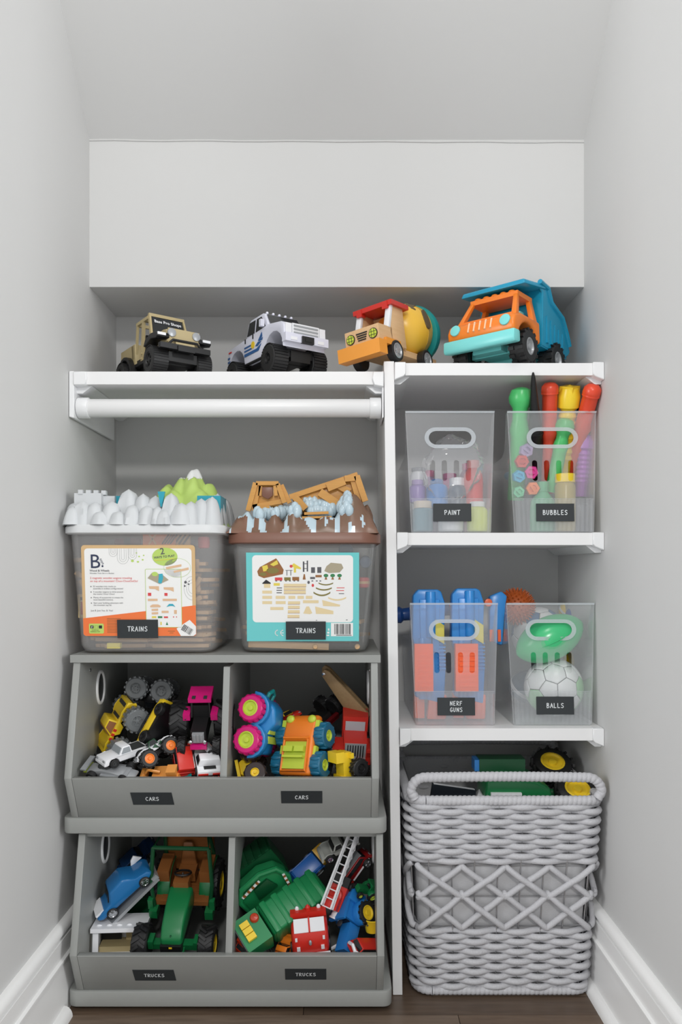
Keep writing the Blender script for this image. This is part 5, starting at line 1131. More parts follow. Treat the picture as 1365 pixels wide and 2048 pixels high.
plain_ball('slate blue play ball low at the left side of the balls bin', 1052, 1374, 1.650, .035, C('slateball', (70, 98, 122)), M_WHITE)

# toys in the rope basket
o = thing('toy_tractor', 'green toy tractor lying on its side in the rope basket', 'toy tractor')
part(o, 'body', M_GREEN, prism([(-.075, -.05), (-.070, .036), (-.030, .042), (.024, .034), (.052, .020), (.070, -.05)], -.05, .05, .008, 3)); part(o, 'hood', M_DGREEN, box((-.030, .02, .050), (.090, .04, .026), .008)); part(o, 'corner_cap', M_BLUE, box((-.078, .02, .050), (.012, .036, .022), .004))
part(o, 'vent_panel', M_WHITE, box((-.034, -.052, .004), (.058, .010, .018), .006)); part(o, 'vent_holes', M_SILVER, *[cyl((-.046 + .010 * k, -.0575, .004 + .003 * (k % 2)), .0028, .002, 'y', n=10) for k in range(4)], kind='stuff'); part(o, 'axle', M_GREEN, cyl((.075, -.012, .0), .008, .06, 'x', n=12))
for q in ((.106, -.030, .004), (.082, .055, .034)):
    wq = wheel(o, (0, 0, 0), .040, .034, -1, hm=M_YELLOW, tread='chev', n=14, hr=.62); wq.matrix_local = Matrix.Translation(q) @ Matrix.Rotation(math.radians(-58), 4, 'X')
o.location = P(1036, 1572, 1.490); o.location.z = .366
o = thing('picture_book', 'dark navy board book tucked at the left of the rope basket', 'book'); part(o, 'cover', mat('navy_cover', (26, 34, 44), .5), rot(box((0, 0, 0), (.085, .012, .12), .002), 8, 'Y')); part(o, 'pages', M_WHITE, rot(box((0, 0, .0015), (.080, .009, .118), .001), 8, 'Y')); o.location = (P(900, 1600, 1.47).x, 1.47, .322)
o = thing('cloth_bag', 'pale grey cloth bag edge beside the green tractor in the basket', 'bag'); part(o, 'bag', M_LINER, mv(rock(0, 0, .034, .07, .090, 5.5), 0, 0, -.06)); part(o, 'strap', M_ROPE, tube([(.01, -.03, .0), (.012, -.03, .03), (.022, -.02, .045)], .004, 8)); o.location = (P(962, 1600, 1.46).x, 1.475, .345)
# ------------------------------------------------------------------ toy vehicles in the organisers
M_CLEARW = mat('smoke_grey_wheel', (118, 122, 124), 0.22, var=.2)
def glass_quad(root, name, m, q, n, t=.0012):
    n = V(n).normalized() * t; a = [V(p) + n for p in q]; b = [V(p) - n for p in q]
    part(root, name, m, (a + b, [[0, 1, 2, 3], [7, 6, 5, 4]] + [[i, (i + 1) % 4, 4 + (i + 1) % 4, 4 + i] for i in range(4)]))
def vehicle(label, L, W, m, style='pickup', wr=.010, ww=.008, ride=None, cat='toy car', name='toy_car', glass=None, hub=None, tm=None, tread='none', hr=.55, chassis=None, roofm=None, spokes=0, track=None, n=14):
    """small die-cast style vehicle; ride = height of the body underside"""
    o = thing(name, label, cat); ride = wr * .8 if ride is None else ride; glass = glass or M_GLASS
    xa, xb = L * .30, -L * .29; H = W * .50; z0, zh = ride, ride + H * .62; zr = ride + H * 1.25
    ar = wr * 1.15; zc = max(z0, wr)
    def arch_pts(cx): return [(cx + ar * math.cos(a), max(z0, wr * .98 + ar * math.sin(a))) for a in [math.pi * (1 - k / 8) for k in range(9)] if wr + ar * math.sin(a) > z0 - 1e-6]
    und = [(-L / 2 + .001, z0)] + arch_pts(xb) + arch_pts(xa) + [(L / 2 - .001, z0)]
    body = und + [(L / 2, z0 + H * .3), (L * .48, zh * .97), (L * .16, zh * 1.03), (-L * .49, zh * 1.0), (-L / 2, z0 + H * .3)]
    part(o, 'body', m, prism(body, -W / 2, W / 2, W * .035, 2, ang=40))
    cx0, cx1 = {'pickup': (L * .17, -L * .12), 'sedan': (L * .17, -L * .36), 'van': (L * .40, -L * .47), 'race': (L * .08, -L * .30)}[style]
    lean = L * .10; tw_ = .84
    part(o, 'cab', roofm or m, prism([(cx0, zh), (cx0 - lean, zr * .985), (cx0 - lean * 1.2, zr), (cx1 + lean * .4, zr), (cx1 + lean * .2, zr * .985), (cx1, zh)], -W * .46, W * .46, W * .03, 2, taper=lambda x, z: 1 - (1 - tw_) * (z - zh) / (zr - zh)))
    f = lambda t: W * .46 * (1 - (1 - tw_) * t)
    za, zb_ = zh + (zr - zh) * .12, zh + (zr - zh) * .86
    glass_quad(o, 'windshield', glass, [(cx0 - lean * .12, -f(.12) * .86, za), (cx0 - lean * .12, f(.12) * .86, za), (cx0 - lean * .86, f(.86) * .86, zb_), (cx0 - lean * .86, -f(.86) * .86, zb_)], (zr - zh, 0, lean))
    for s in (1, -1): glass_quad(o, 'side_window', glass, [(cx0 - lean * .5, s * f(.15), za), (cx1 + lean * .35, s * f(.15), za), (cx1 + lean * .45, s * f(.86), zb_), (cx0 - lean * 1.15, s * f(.86), zb_)], (0, s, .2))
    if style == 'pickup': part(o, 'bed_floor', M_DGREY, box(((cx1 - L * .47) / 2, 0, zh * 1.005), (L * .30, W * .74, .0012), 0))
    part(o, 'bumper', chassis or m, box((L / 2, 0, z0 + H * .16), (L * .03, W * .96, H * .22), H * .05)); part(o, 'bumper', chassis or m, box((-L / 2, 0, z0 + H * .16), (L * .03, W * .96, H * .22), H * .05))
    for s in (1, -1): part(o, 'headlight', M_SILVER, box((L * .498, s * W * .34, z0 + H * .44), (L * .02, W * .18, H * .16), H * .03))
    part(o, 'chassis', M_BLACK, box((0, 0, max(ride * .9, wr * .8)), (L * .86, W * .55, max(.004, ride * .4)), .001))
    tk = track if track is not None else W / 2 - ww * .2
    for x in (xa, xb):
        for s in (1, -1): wheel(o, (x, s * tk, wr), wr, ww, s, tm=tm, hm=hub or M_SILVER, hr=hr, tread=tread, n=n, spokes=spokes)
    return o
def PL(o, px, py, d, fwd, up, s=1.0, lift=(0, 0, 0)):
    """stand the thing so that its middle shows at the pixel"""
    place(o, (0, 0, 0), fwd, up, s); bpy.context.view_layer.update()
    lo, hi = V((9, 9, 9)), V((-9, -9, -9))
    def walk(q):
        for c in q.children:
            if c.type == 'MESH':
                M = c.matrix_world
                for v in c.bound_box:
                    p = M @ V(v); lo.x, lo.y, lo.z = min(lo.x, p.x), min(lo.y, p.y), min(lo.z, p.z); hi.x, hi.y, hi.z = max(hi.x, p.x), max(hi.y, p.y), max(hi.z, p.z)
            walk(c)
    walk(o); o.location = V(o.location) + P(px, py, d) - (lo + hi) / 2 + V(lift)
    return o
GZ = M_GLASS
# ---- upper left bay
o = vehicle('upside-down black monster truck with grey see-through wheels, back of upper left bay', .085, .052, M_BLACK, 'pickup', .0225, .022, .030, 'toy truck', 'monster_truck', tm=M_CLEARW, hub=M_CLEARW, tread='knob', hr=.5, spokes=5, track=.040, n=14)
part(o, 'frame', M_SILVER, box((0, 0, .026), (.05, .012, .008), .002), cyl((.0255, 0, .0225), .003, .06, 'y', n=10), cyl((-.0247, 0, .0225), .003, .06, 'y', n=10)); part(o, 'axle_cover', M_BROWN, box((0, .012, .028), (.04, .004, .006), .001))
PL(o, 306, 1382, 1.560, (1, .05, -.12), (0, -.12, -1))
o = vehicle('yellow monster truck with grey see-through wheels leaning in the upper left bay', .110, .056, M_YELLOW, 'pickup', .0235, .022, .030, 'toy truck', 'monster_truck', tm=M_CLEARW, hub=M_CLEARW, tread='knob', hr=.5, spokes=5, track=.042, chassis=M_BLACK, glass=M_BROWN)
part(o, 'decal', M_RED, *[box((.004 + .009 * k, .0285, .046), (.005, .001, .006), 0) for k in range(3)], kind='stuff'); part(o, 'grille_guard', M_BLACK, box((.058, 0, .036), (.008, .050, .020), .003), tube([(.060, -.02, .028), (.066, -.018, .050), (.066, .018, .050), (.060, .02, .028)], .002, 6))
PL(o, 246, 1456, 1.485, (-.42, -.10, -.85), (-.78, -.50, .40), 1.0)
o = vehicle('yellow toy car tipped on its side showing a black underside', .092, .050, M_YELLOW, 'sedan', .011, .010, None, hub=M_BLACK, roofm=M_BLACK, chassis=M_YELLOW)
part(o, 'underbody', M_BLACK, box((0, 0, .010), (.086, .046, .012), .002)); part(o, 'light_bar', M_SILVER, box((-.004, .0256, .020), (.040, .002, .004), .001))
PL(o, 320, 1452, 1.448, (.45, .15, .85), (-.6, .6, .2), 1.05)
o = thing('monster_tractor', 'black and magenta monster tractor with huge black tyres in the upper left bay', 'toy tractor')
for s in (1, -1):
    wheel(o, (-.012, s * .039, .034), .034, .034, s, hm=M_PINK, tread='chev', n=13); wheel(o, (.044, s * .030, .020), .016, .014, s, hm=M_PINK, tread='chev', n=11)
    part(o, 'fender', M_PINK, box((.004, s * .024, .060), (.026, .012, .012), .003)); part(o, 'headlight', M_CHROME, ell((.060, s * .012, .040), (.003, .004, .004), 8, 6))
    part(o, 'cab_post', M_BLACK, tube([(.010, s * .016, .056), (.002, s * .015, .086)], .002, 6)); part(o, 'cab_post', M_BLACK, tube([(-.028, s * .016, .056), (-.024, s * .015, .086)], .002, 6))
part(o, 'body', M_BLACK, box((.002, 0, .040), (.090, .026, .026), .004), box((-.012, 0, .062), (.034, .028, .030), .004)); part(o, 'engine', M_SILVER, box((.048, 0, .042), (.010, .020, .018), .002), *[box((.053, -.006 + .006 * k, .042), (.003, .003, .014), .0005, seg=1) for k in range(3)])
part(o, 'roof', M_PINK, box((-.010, 0, .090), (.040, .040, .008), .003)); part(o, 'roof_vent', M_DGREY, box((.006, -.010, .0945), (.008, .006, .002), .0005)); part(o, 'roof_vent', M_DGREY, box((.006, .010, .0945), (.008, .006, .002), .0005)); part(o, 'nose', M_PINK, box((.052, 0, .026), (.010, .028, .008), .002))
PL(o, 405, 1441, 1.432, (.03, -.88, -.40), (0, -.30, .95), 1.06)
o = vehicle('small white pickup with grey windscreen facing left in the upper left bay', .086, .040, M_WHITE, 'pickup', .0085, .008, None, glass=tp('grey_glass', (146, 152, 156), .2), hub=M_DGREY)
PL(o, 246, 1506, 1.388, (-.72, -.62, -.16), (-.06, -.22, 1))
o = thing('toy_dragster', 'silver grey dragster with small black wheels lying in front of the white pickup', 'toy car')
part(o, 'body', M_SILVER, prism([(-.046, .004), (-.050, .012), (-.030, .016), (-.014, .020), (.006, .018), (.030, .012), (.048, .008), (.048, .004)], -.012, .012, .002), box((.010, 0, .010), (.05, .034, .006), .002)); part(o, 'cockpit', M_DGREY, ell((-.012, 0, .019), (.014, .008, .006), 12, 6)); part(o, 'spoiler', M_SILVER, box((-.046, 0, .022), (.010, .036, .003), .001)); part(o, 'stripe', M_LIME, box((-.047, 0, .012), (.006, .026, .002), .0005))
four(o, (.030, -.032), .017, .0095, .010, tread='none', hm=M_SILVER, hr=.5)
PL(o, 222, 1541, 1.372, (.95, -.25, -.05), (.05, -.5, .85))
o = vehicle('black toy truck mostly buried behind the dragster, its ribbed tyre showing', .080, .044, M_BLACK, 'pickup', .0210, .020, .026, 'toy truck', 'monster_truck', tread='chev', track=.034, hub=M_BLACK)
PL(o, 268, 1562, 1.425, (.55, .80, .1), (0, -.15, 1))
o = vehicle('green and white monster truck with orange-hubbed black tyres in the upper left bay', .075, .038, M_WHITE, 'pickup', .0165, .015, .020, 'toy truck', 'monster_truck', tread='lug', track=.026, hub=M_ORANGE, roofm=M_DGREEN, chassis=M_BLACK)
part(o, 'side_decal', M_DGREEN, *[prism([(-.03 + .012 * k, .024), (-.026 + .012 * k, .034), (-.018 + .012 * k, .030)], .0192, .0198) for k in range(5)], kind='stuff')
PL(o, 313, 1508, 1.402, (-.62, -.45, -.35), (-.45, .10, .85))
o = vehicle('red toy tipper truck tilted against the white race car', .060, .036, M_RED, 'van', .0110, .011, None, 'toy truck', 'toy_truck', hub=M_ORANGE, tread='lug')
PL(o, 366, 1520, 1.392, (-.25, .55, .75), (.35, -.80, .45))
o = vehicle('white race car with red and black trim, tail towards the front', .074, .046, M_WHITE, 'race', .0095, .010, None, hub=M_RED, chassis=M_BLACK)
for s in (1, -1): part(o, 'tail_stripe', M_RED, box((-.0375, s * .013, .0165), (.002, .018, .003), .0005))
part(o, 'bonnet_decal', M_BLACK, box((-.024, 0, .0222), (.012, .022, .0008), 0)); part(o, 'diffuser', M_RED, *[box((-.0385, -.015 + .010 * k, .008), (.003, .002, .008), 0) for k in range(4)], kind='stuff')
PL(o, 414, 1524, 1.398, (-.28, .80, .45), (.18, -.45, .85))
o = thing('toy_loader', 'tan orange toy loader lying along the front edge of the upper left bay', 'toy digger'); M_TORG = tp('tan_orange_plastic', (226, 152, 74))
part(o, 'body', M_TORG, box((0, 0, .010), (.050, .022, .014), .003), box((-.014, 0, .022), (.018, .018, .014), .003)); part(o, 'arm', M_TORG, tube([(.010, 0, .020), (.030, 0, .028), (.042, 0, .014)], .003, 6)); part(o, 'bucket', M_TORG, prism([(.038, .004), (.052, .004), (.048, .018), (.040, .020)], -.014, .014, .001)); part(o, 'track', M_TORG, box((0, .014, .008), (.052, .008, .014), .004)); part(o, 'track', M_TORG, box((0, -.014, .008), (.052, .008, .014), .004))
PL(o, 320, 1549, 1.372, (-1, .15, -.08), (0, -.6, .8))
single('toy_block', M_TEAL2, 'teal toy tray at the front edge beside the tan orange loader', 'toy part', join([box((0, 0, 0), (.024, .018, .010), .002), box((0, 0, .007), (.020, .014, .006), .001)])).location = P(372, 1550, 1.385)
single('toy_ramp', M_LIME, 'lime yellow toy ramp wedged behind the red tipper truck', 'toy part', prism([(-.018, 0), (.018, 0), (.018, .006), (-.002, .016), (-.012, .016)], -.010, .010, .0015)).location = P(397, 1502, 1.422)
o = vehicle('grey and copper toy car by the divider of the upper left bay', .050, .026, M_SILVER, 'sedan', .0065, .006, None, roofm=tp('copper_paint', (176, 130, 110))); PL(o, 428, 1500, 1.410, (-.5, -.6, .3), (.2, -.3, .9))

# ---- upper right bay
M_CYAN = tp('bright_blue_plastic', (38, 132, 196)); M_DTEAL = tp('petrol_blue_plastic', (28, 104, 136)); M_CHOC = tp('chocolate_plastic', (52, 40, 38))
o = thing('chunky_truck', 'bright blue chunky truck with magenta wheels standing on end in the upper right bay', 'toy truck')
for x, r in ((.030, .0255), (-.028, .0265)):
    for s in (1, -1):
        wq = wheel(o, (x, s * .034, .026), r, .030, s, tm=M_PINK, hm=M_LIME, tread='wave', n=14, hr=.60)
part(o, 'body', M_CYAN, prism([(-.050, .022), (-.052, .052), (-.010, .056), (.004, .070), (.034, .066), (.050, .050), (.054, .024)], -.024, .024, .006, 3)); part(o, 'fender', M_CYAN, prism(arch(.030, .033, .026, 8) + arch(.030, .026, .026, 8)[::-1], .018, .036, .002), prism(arch(-.028, .033, .026, 8) + arch(-.028, .026, .026, 8)[::-1], .018, .036, .002))
for k in range(3): part(o, 'window', M_LIME, box((.010 - .017 * k, .0, .0575 + .004 * (k == 0)), (.013, .040, .004), .001))
part(o, 'handle', M_TEAL2, tube([(.046, -.012, .040), (.062, -.012, .046), (.068, 0, .048), (.062, .012, .046), (.046, .012, .040)], .004, 8))
PL(o, 520, 1450, 1.442, (.10, .25, .95), (.92, -.28, 0))
o = thing('chunky_car', 'orange open-top car with lime seats and petrol blue tyres in the upper right bay', 'toy car')
part(o, 'body', M_ORANGE, prism([(-.056, .012), (-.058, .034), (-.020, .036), (.014, .038), (.046, .034), (.057, .024), (.056, .010)], -.034, .034, .006, 3)); 
part(o, 'rim', M_ORANGE, tube([(-.050, -.026, .037), (.006, -.026, .040), (.006, .026, .040), (-.050, .026, .037)], .003, 8, True)); part(o, 'cockpit', M_LIME, box((-.022, 0, .0370), (.050, .048, .003), .001))
for s in (1, -1): part(o, 'seat', M_LIME, box((-.012, s * .012, .040), (.010, .020, .014), .003)); part(o, 'headlight', M_LIME, ell((.046, s * .024, .034), (.008, .009, .005), 12, 8)); part(o, 'door_knob', M_LIME, box((-.014 , s * .036, .026), (.022, .006, .010), .003)); part(o, 'mirror', M_LIME, box((.034, s * .037, .028), (.020, .008, .012), .003))
part(o, 'rear_bench', M_LIME, box((-.026, 0, .041), (.004, .044, .012), .001)); part(o, 'windscreen_frame', M_ORANGE, tube([(.012, -.026, .036), (.008, -.024, .046), (.008, .024, .046), (.012, .026, .036)], .0025, 8))
for x in (.020, -.034):
    for s in (1, -1): wheel(o, (x, s * .043, .014), .024, .022, s, tm=M_DTEAL, hm=M_LIME, tread='wave', n=10, hr=.45)
PL(o, 606, 1496, 1.418, (.12, .40, .86), (-.50, -.78, .42))
o = thing('chunky_car', 'yellow toy car with chocolate tyres at the front left of the upper right bay', 'toy car')
part(o, 'body', M_YELLOW, box((0, 0, .020), (.070, .034, .018), .005), prism([(-.020, .026), (-.014, .044), (.014, .044), (.022, .026)], -.016, .016, .004)); part(o, 'side_opening', M_TEAL, box((0, .0175, .034), (.020, .002, .010), .001)); part(o, 'roof', M_YELLOW, box((0, 0, .047), (.036, .036, .006), .002))
for x in (.024, -.024):
    for s in (1, -1): wheel(o, (x, s * .026, .014), .022, .020, s, tm=M_CHOC, hm=M_YELLOW, tread='wave', n=10, hr=.4)
PL(o, 510, 1534, 1.425, (-.25, .55, .75), (-.85, -.15, -.35), .95)
o = thing('wooden_crane_truck', 'red wooden crane truck with a long natural wood boom, upper right bay', 'toy truck'); M_RWOOD = mat('red_painted_wood', (196, 46, 36), .4, var=.1); M_BOOM = mat('boom_wood', (160, 134, 96), .6, stretch=(4, 40, 40), scale=5, rgb2=(136, 110, 76))
part(o, 'cab', M_RWOOD, box((-.022, 0, .058), (.036, .046, .052), .002)); part(o, 'windscreen', tp('grey_print', (176, 182, 188), .3), box((-.0035, 0, .066), (.0015, .036, .018), .0004)); part(o, 'hood', M_RWOOD, box((.018, 0, .040), (.044, .042, .034), .002)); gr = part(o, 'grille', M_SILVER, box((.0405, 0, .040), (.0018, .038, .030), .0006))
for k in range(7): part(gr, 'grille_bar', M_BLACK, box((.0418, -.0138 + .0046 * k, .040), (.0010, .0018, .024), 0))
part(o, 'chassis', M_RWOOD, box((-.01, 0, .018), (.12, .040, .012), .002))
for s in (1, -1): part(o, 'fender', M_RWOOD, box((.020, s * .031, .036), (.044, .020, .014), .002), box((.038, s * .031, .026), (.008, .020, .024), .002)); wheel(o, (.018, s * .031, .014), .014, .012, s, tread='none', hm=M_RWOOD); wheel(o, (-.050, s * .027, .014), .014, .012, s, tread='none', hm=M_RWOOD)
for s in (1, -1):
    g = prism([(-.010, 0), (.004, -.012), (.112, .006), (.118, .012), (.118, .020), (.110, .024), (.0, .026)], -.003, .003, .001)
    part(o, 'boom', M_BOOM, mv(rot(rot(g, -40, 'Y'), -112, 'Z'), -.040 + s * .009, .012, .060))
part(o, 'boom_pin', M_CHROME, mv(rot(rot(cyl((.110, 0, .015), .0035, .028, 'y', n=12), -40, 'Y'), -112, 'Z'), -.040, .012, .060))
PL(o, 696, 1430, 1.470, (.02, -.90, -.28), (.06, -.25, .95), 1.04)
o = thing('toy_tractor', 'yellow toy tractor with black wheels and grey loader, upper right bay', 'toy tractor')
part(o, 'body', M_YELLOW, box((0, 0, .018), (.052, .028, .018), .003), box((-.018, 0, .034), (.020, .032, .018), .003)); part(o, 'running_board', M_YELLOW, box((-.020, 0, .012), (.010, .048, .006), .002)); part(o, 'running_board', M_YELLOW, box((.022, 0, .026), (.008, .044, .006), .002))
part(o, 'loader', M_SILVER, box((.0, .010, .002), (.030, .006, .008), .002), box((.0, -.010, .002), (.030, .006, .008), .002), box((.0, 0, -.003), (.012, .032, .006), .002))
for s in (1, -1): wheel(o, (.004, s * .026, .000), .018, .016, s, tread='lug', hm=M_BLACK, n=14)
PL(o, 698, 1527, 1.392, (0.05, -.05, -1), (-.85, -.52, 0), .95)
o = vehicle('black monster truck with chrome hubs at the back of the upper right bay', .074, .044, mat('maroon_paint', (92, 16, 20), .3), 'pickup', .0205, .018, .026, 'toy truck', 'monster_truck', tread='lug', track=.036, hub=M_CHROME, spokes=6, hr=.6)
PL(o, 634, 1432, 1.515, (-.55, .75, -.15), (.30, .35, -.85))
o = vehicle('charcoal toy car wedged beside the yellow tractor', .066, .032, M_DGREY, 'sedan', .008, .007); PL(o, 650, 1532, 1.405, (.2, .4, .85), (-.3, -.85, .4))
o = vehicle('small red and yellow racer at the back between the blue truck and orange car', .050, .026, M_RED, 'race', .007, .007, roofm=M_YELLOW); PL(o, 578, 1436, 1.480, (.6, -.6, .3), (0, -.3, 1))

# ---- lower left bay
o = thing('toy_speedboat_car', 'blue toy car with white trim resting on a long grey tray, tilted', 'toy car'); M_CBL = tp('ocean_blue_plastic', (36, 112, 172), .2)
part(o, 'hull', M_CBL, prism([(-.058, .012), (-.066, .022), (-.050, .026), (-.030, .028), (-.016, .046), (.016, .048), (.034, .030), (.056, .024), (.062, .014), (.050, .008)], -.024, .024, .004)); part(o, 'side_trim', M_AQUA, box((0, .0252, .018), (.096, .002, .004), .0008)); part(o, 'nose_panel', M_WHITE, box((-.054, 0, .0265), (.018, .040, .004), .001)); part(o, 'tail_fin', M_WHITE, prism([(.032, .028), (.058, .026), (.050, .042), (.040, .038)], .020, .024, .001))
glass_quad(o, 'windshield', M_GLASS, [(-.030, -.018, .030), (-.030, .018, .030), (-.018, .016, .044), (-.018, -.016, .044)], (-1, 0, .8))
four(o, (.040, -.038), .022, .011, .009, tread='none', hm=M_CHROME, hr=.75, spokes=8)
part(o, 'tray', M_SILVER, box((0, 0, -.006), (.120, .052, .006), .002), box((.056, 0, -.001), (.012, .046, .010), .002))
PL(o, 246, 1776, 1.445, (.66, .18, .62), (-.52, -.42, .70))
o = thing('toy_camper', 'white toy camper van with open windscreen at the front of the lower left bay', 'toy van')
part(o, 'body', M_WHITE, box((0, 0, .020), (.100, .072, .028), .006), box((-.046, 0, .054), (.008, .072, .044), .003)); part(o, 'roof', M_WHITE, box((.0, 0, .078), (.104, .076, .007), .003), *[ell((.030, -.028 + .014 * k, .082), (.004, .004, .002), 8, 5) for k in range(5)]); part(o, 'interior', M_TAN, box((-.010, 0, .038), (.060, .060, .010), .003), box((-.028, .016, .052), (.010, .024, .028), .004)); part(o, 'driver_screen', M_BLACK, box((-.030, -.018, .054), (.006, .030, .034), .002))
for s in (1, -1): part(o, 'post', M_WHITE, hexa([(.042, s * .028, .032), (.050, s * .028, .032), (.050, s * .036, .032), (.042, s * .036, .032), (.036, s * .028, .076), (.042, s * .028, .076), (.042, s * .036, .076), (.036, s * .036, .076)], .001)); part(o, 'side_wall', M_WHITE, box((-.030, s * .034, .054), (.040, .004, .044), .001))
part(o, 'grille', M_DGREY, box((.0505, 0, .018), (.002, .034, .010), .0006)); part(o, 'plate', M_SILVER, box((.0512, 0, .010), (.002, .030, .006), .0005)); four(o, (.030, -.030), .034, .012, .010, tread='none', hm=M_SILVER)
PL(o, 243, 1872, 1.432, (.06, -1, 0), (0, 0, 1)); o.scale = (.60, 1.32, 1.10); o.location = (P(243, 1870, 1.43).x, 1.432, OZ2 + .0385)
# big green tractor
o = thing('toy_tractor', 'large green toy tractor with brown cab and yellow hubs in the lower left bay', 'toy tractor')
for s in (1, -1):
    wheel(o, (.078, s * .064, .033), .033, .030, s, hm=M_YELLOW, tread='chev', n=15, hr=.60); wheel(o, (-.064, s * .050, .048), .048, .034, s, hm=M_YELLOW, tread='chev', n=17, hr=.55)
    part(o, 'fender', M_GREEN, prism(arch(-.064, .056, .050, 10) + arch(-.064, .050, .050, 10)[::-1], s * .030, s * .056, .002)); part(o, 'axle_arm', M_GREEN, box((.080, s * .032, .034), (.016, .036, .012), .003), box((.080, s * .044, .040), (.022, .010, .018), .003))
    part(o, 'cab_post', M_DGREEN, tube([(.008, s * .056, .058), (.000, s * .062, .105), (-.020, s * .056, .178)], .0042, 8)); part(o, 'cab_post', M_DGREEN, tube([(-.085, s * .050, .080), (-.080, s * .050, .120), (-.070, s * .044, .182)], .0042, 8)); part(o, 'step', M_GREEN, box((.012, s * .056, .048), (.024, .016, .018), .004)); part(o, 'mirror', M_GREEN, box((.010, s * .062, .066), (.012, .010, .022), .004))
    part(o, 'console', M_BROWN, box((-.050, s * .043, .092), (.052, .024, .044), .005))
part(o, 'hood', M_GREEN, prism([(-.002, .060), (.000, .102), (.050, .096), (.088, .084), (.102, .070), (.104, .056), (.096, .050)], -.024, .024, .011, 4, taper=lambda x, z: 1.0 - .16 * max(0, x) / .1)); part(o, 'grille', M_BLACK, box((.101, 0, .046), (.014, .040, .022), .004)); part(o, 'badge', M_YELLOW, box((.1085, 0, .054), (.001, .006, .003), 0)); part(o, 'bonnet_mark', M_DGREEN, ell((.098, 0, .0742), (.004, .0016, .0012), 8, 5)); part(o, 'nose', M_GREEN, box((.096, 0, .028), (.024, .044, .016), .003)); part(o, 'engine', M_BLACK, box((.046, 0, .044), (.090, .036, .026), .003))
part(o, 'cab_floor', M_BROWN, box((-.036, 0, .062), (.084, .112, .010), .003)); part(o, 'dash', M_BROWN, box((-.004, 0, .088), (.018, .030, .052), .004)); st = part(o, 'seat', M_BROWN, box((-.054, 0, .086), (.030, .036, .020), .006), prism([(-.074, .090), (-.080, .146), (-.072, .148), (-.064, .094)], -.018, .018, .004, 2, taper=lambda x, z: 1 - max(0, z - .11) * 12)); part(o, 'back_wall', M_BROWN, box((-.086, 0, .110), (.006, .104, .084), .003))
part(o, 'steering_wheel', M_BLACK, xf(tube([(.016 * math.cos(a), .016 * math.sin(a), 0) for a in [2 * math.pi * k / 20 for k in range(20)]], .0024, 6, True), Matrix.Translation((-.018, 0, .118)) @ Matrix.Rotation(math.radians(-25), 4, 'Y')), tube([(-.006, 0, .110), (-.018, 0, .118)], .002, 6)); part(o, 'roof_frame', M_DGREEN, tube([(-.020, -.056, .178), (-.020, .056, .178), (-.070, .044, .184), (-.070, -.044, .184)], .0045, 8, True))
for k in range(9): part(o, 'floor_ridge', M_BROWN, box((.001 - .0055 * k, 0, .0675), (.002, .086, .0014), 0))
place(o, (P(364, 1800, 1.45).x, 1.482, OZ2 + .098), (-.035, -.92, -.36), (.0, -.36, .94), .95)
single('toy_container', M_DGREEN, 'dark green toy container box behind the blue car', 'toy part', join([box((0, 0, 0), (.085, .035, .045), .003), box((0, 0, .024), (.078, .030, .004), .001)])).location = P(262, 1815, 1.530)
o = vehicle('dark blue toy car with orange stripe at the back of the lower left bay', .090, .040, tp('night_blue', (18, 52, 92), .25), 'sedan', .010, .009, roofm=tp('night_blue', (18, 52, 92))); part(o, 'stripe', M_ORANGE, box((.010, .0205, .014), (.030, .001, .003), 0)); PL(o, 275, 1715, 1.575, (.65, .2, .6), (-.4, -.5, .7))

# ---- lower right bay
M_GGRN = tp('garbage_green_plastic', (30, 132, 78), .35)
o = thing('garbage_truck', 'green toy garbage truck with ribbed body and yellow roof blocks in the lower right bay', 'toy truck')
part(o, 'body', M_GGRN, prism([(-.105, .022), (-.112, .040), (-.104, .066), (-.085, .074), (.020, .074), (.028, .066), (.028, .022)], -.032, .032, .007, 3)); 
for k in range(5): part(o, 'rib', M_GGRN, prism([(-.098 + .027 * k, .020), (-.098 + .027 * k, .0765), (-.084 + .027 * k, .0765), (-.084 + .027 * k, .020)], -.0345, .0345, .004, 2))
part(o, 'cab', M_GGRN, box((.058, 0, .046), (.052, .066, .048), .008, seg=3)); 
for k in range(3): part(o, 'roof_block', M_YELLOW, box((.066, -.014 + .013 * k, .0725), (.018, .0115, .008), .002))
part(o, 'beacon', tp('beacon_red', (190, 62, 36), .2), lathe([(.009, .068), (.009, .074), (.007, .077), (0, .078)], (.043, -.016, 0), n=18)); part(o, 'windshield', tp('grey_screen', (130, 134, 134), .3), box((.0842, 0, .056), (.002, .054, .018), .001)); part(o, 'bumper', M_CHROME, box((.086, 0, .024), (.006, .066, .010), .003)); 
for s in (1, -1): part(o, 'mirror', M_CHROME, tube([(.080, s * .034, .052), (.088, s * .042, .058), (.088, s * .042, .066)], .0025, 6)); part(o, 'headlight', M_CHROME, box((.085, s * .024, .036), (.004, .012, .008), .002))
four(o, (.055, -.062), .030, .015, .014, tread='lug', hm=M_SILVER)
PL(o, 562, 1832, 1.428, (-.80, -.42, -.40), (.02, -.66, .72), .95)
o = thing('garbage_hopper', 'open green tailgate of a toy garbage truck with red-white edge strips', 'toy part')
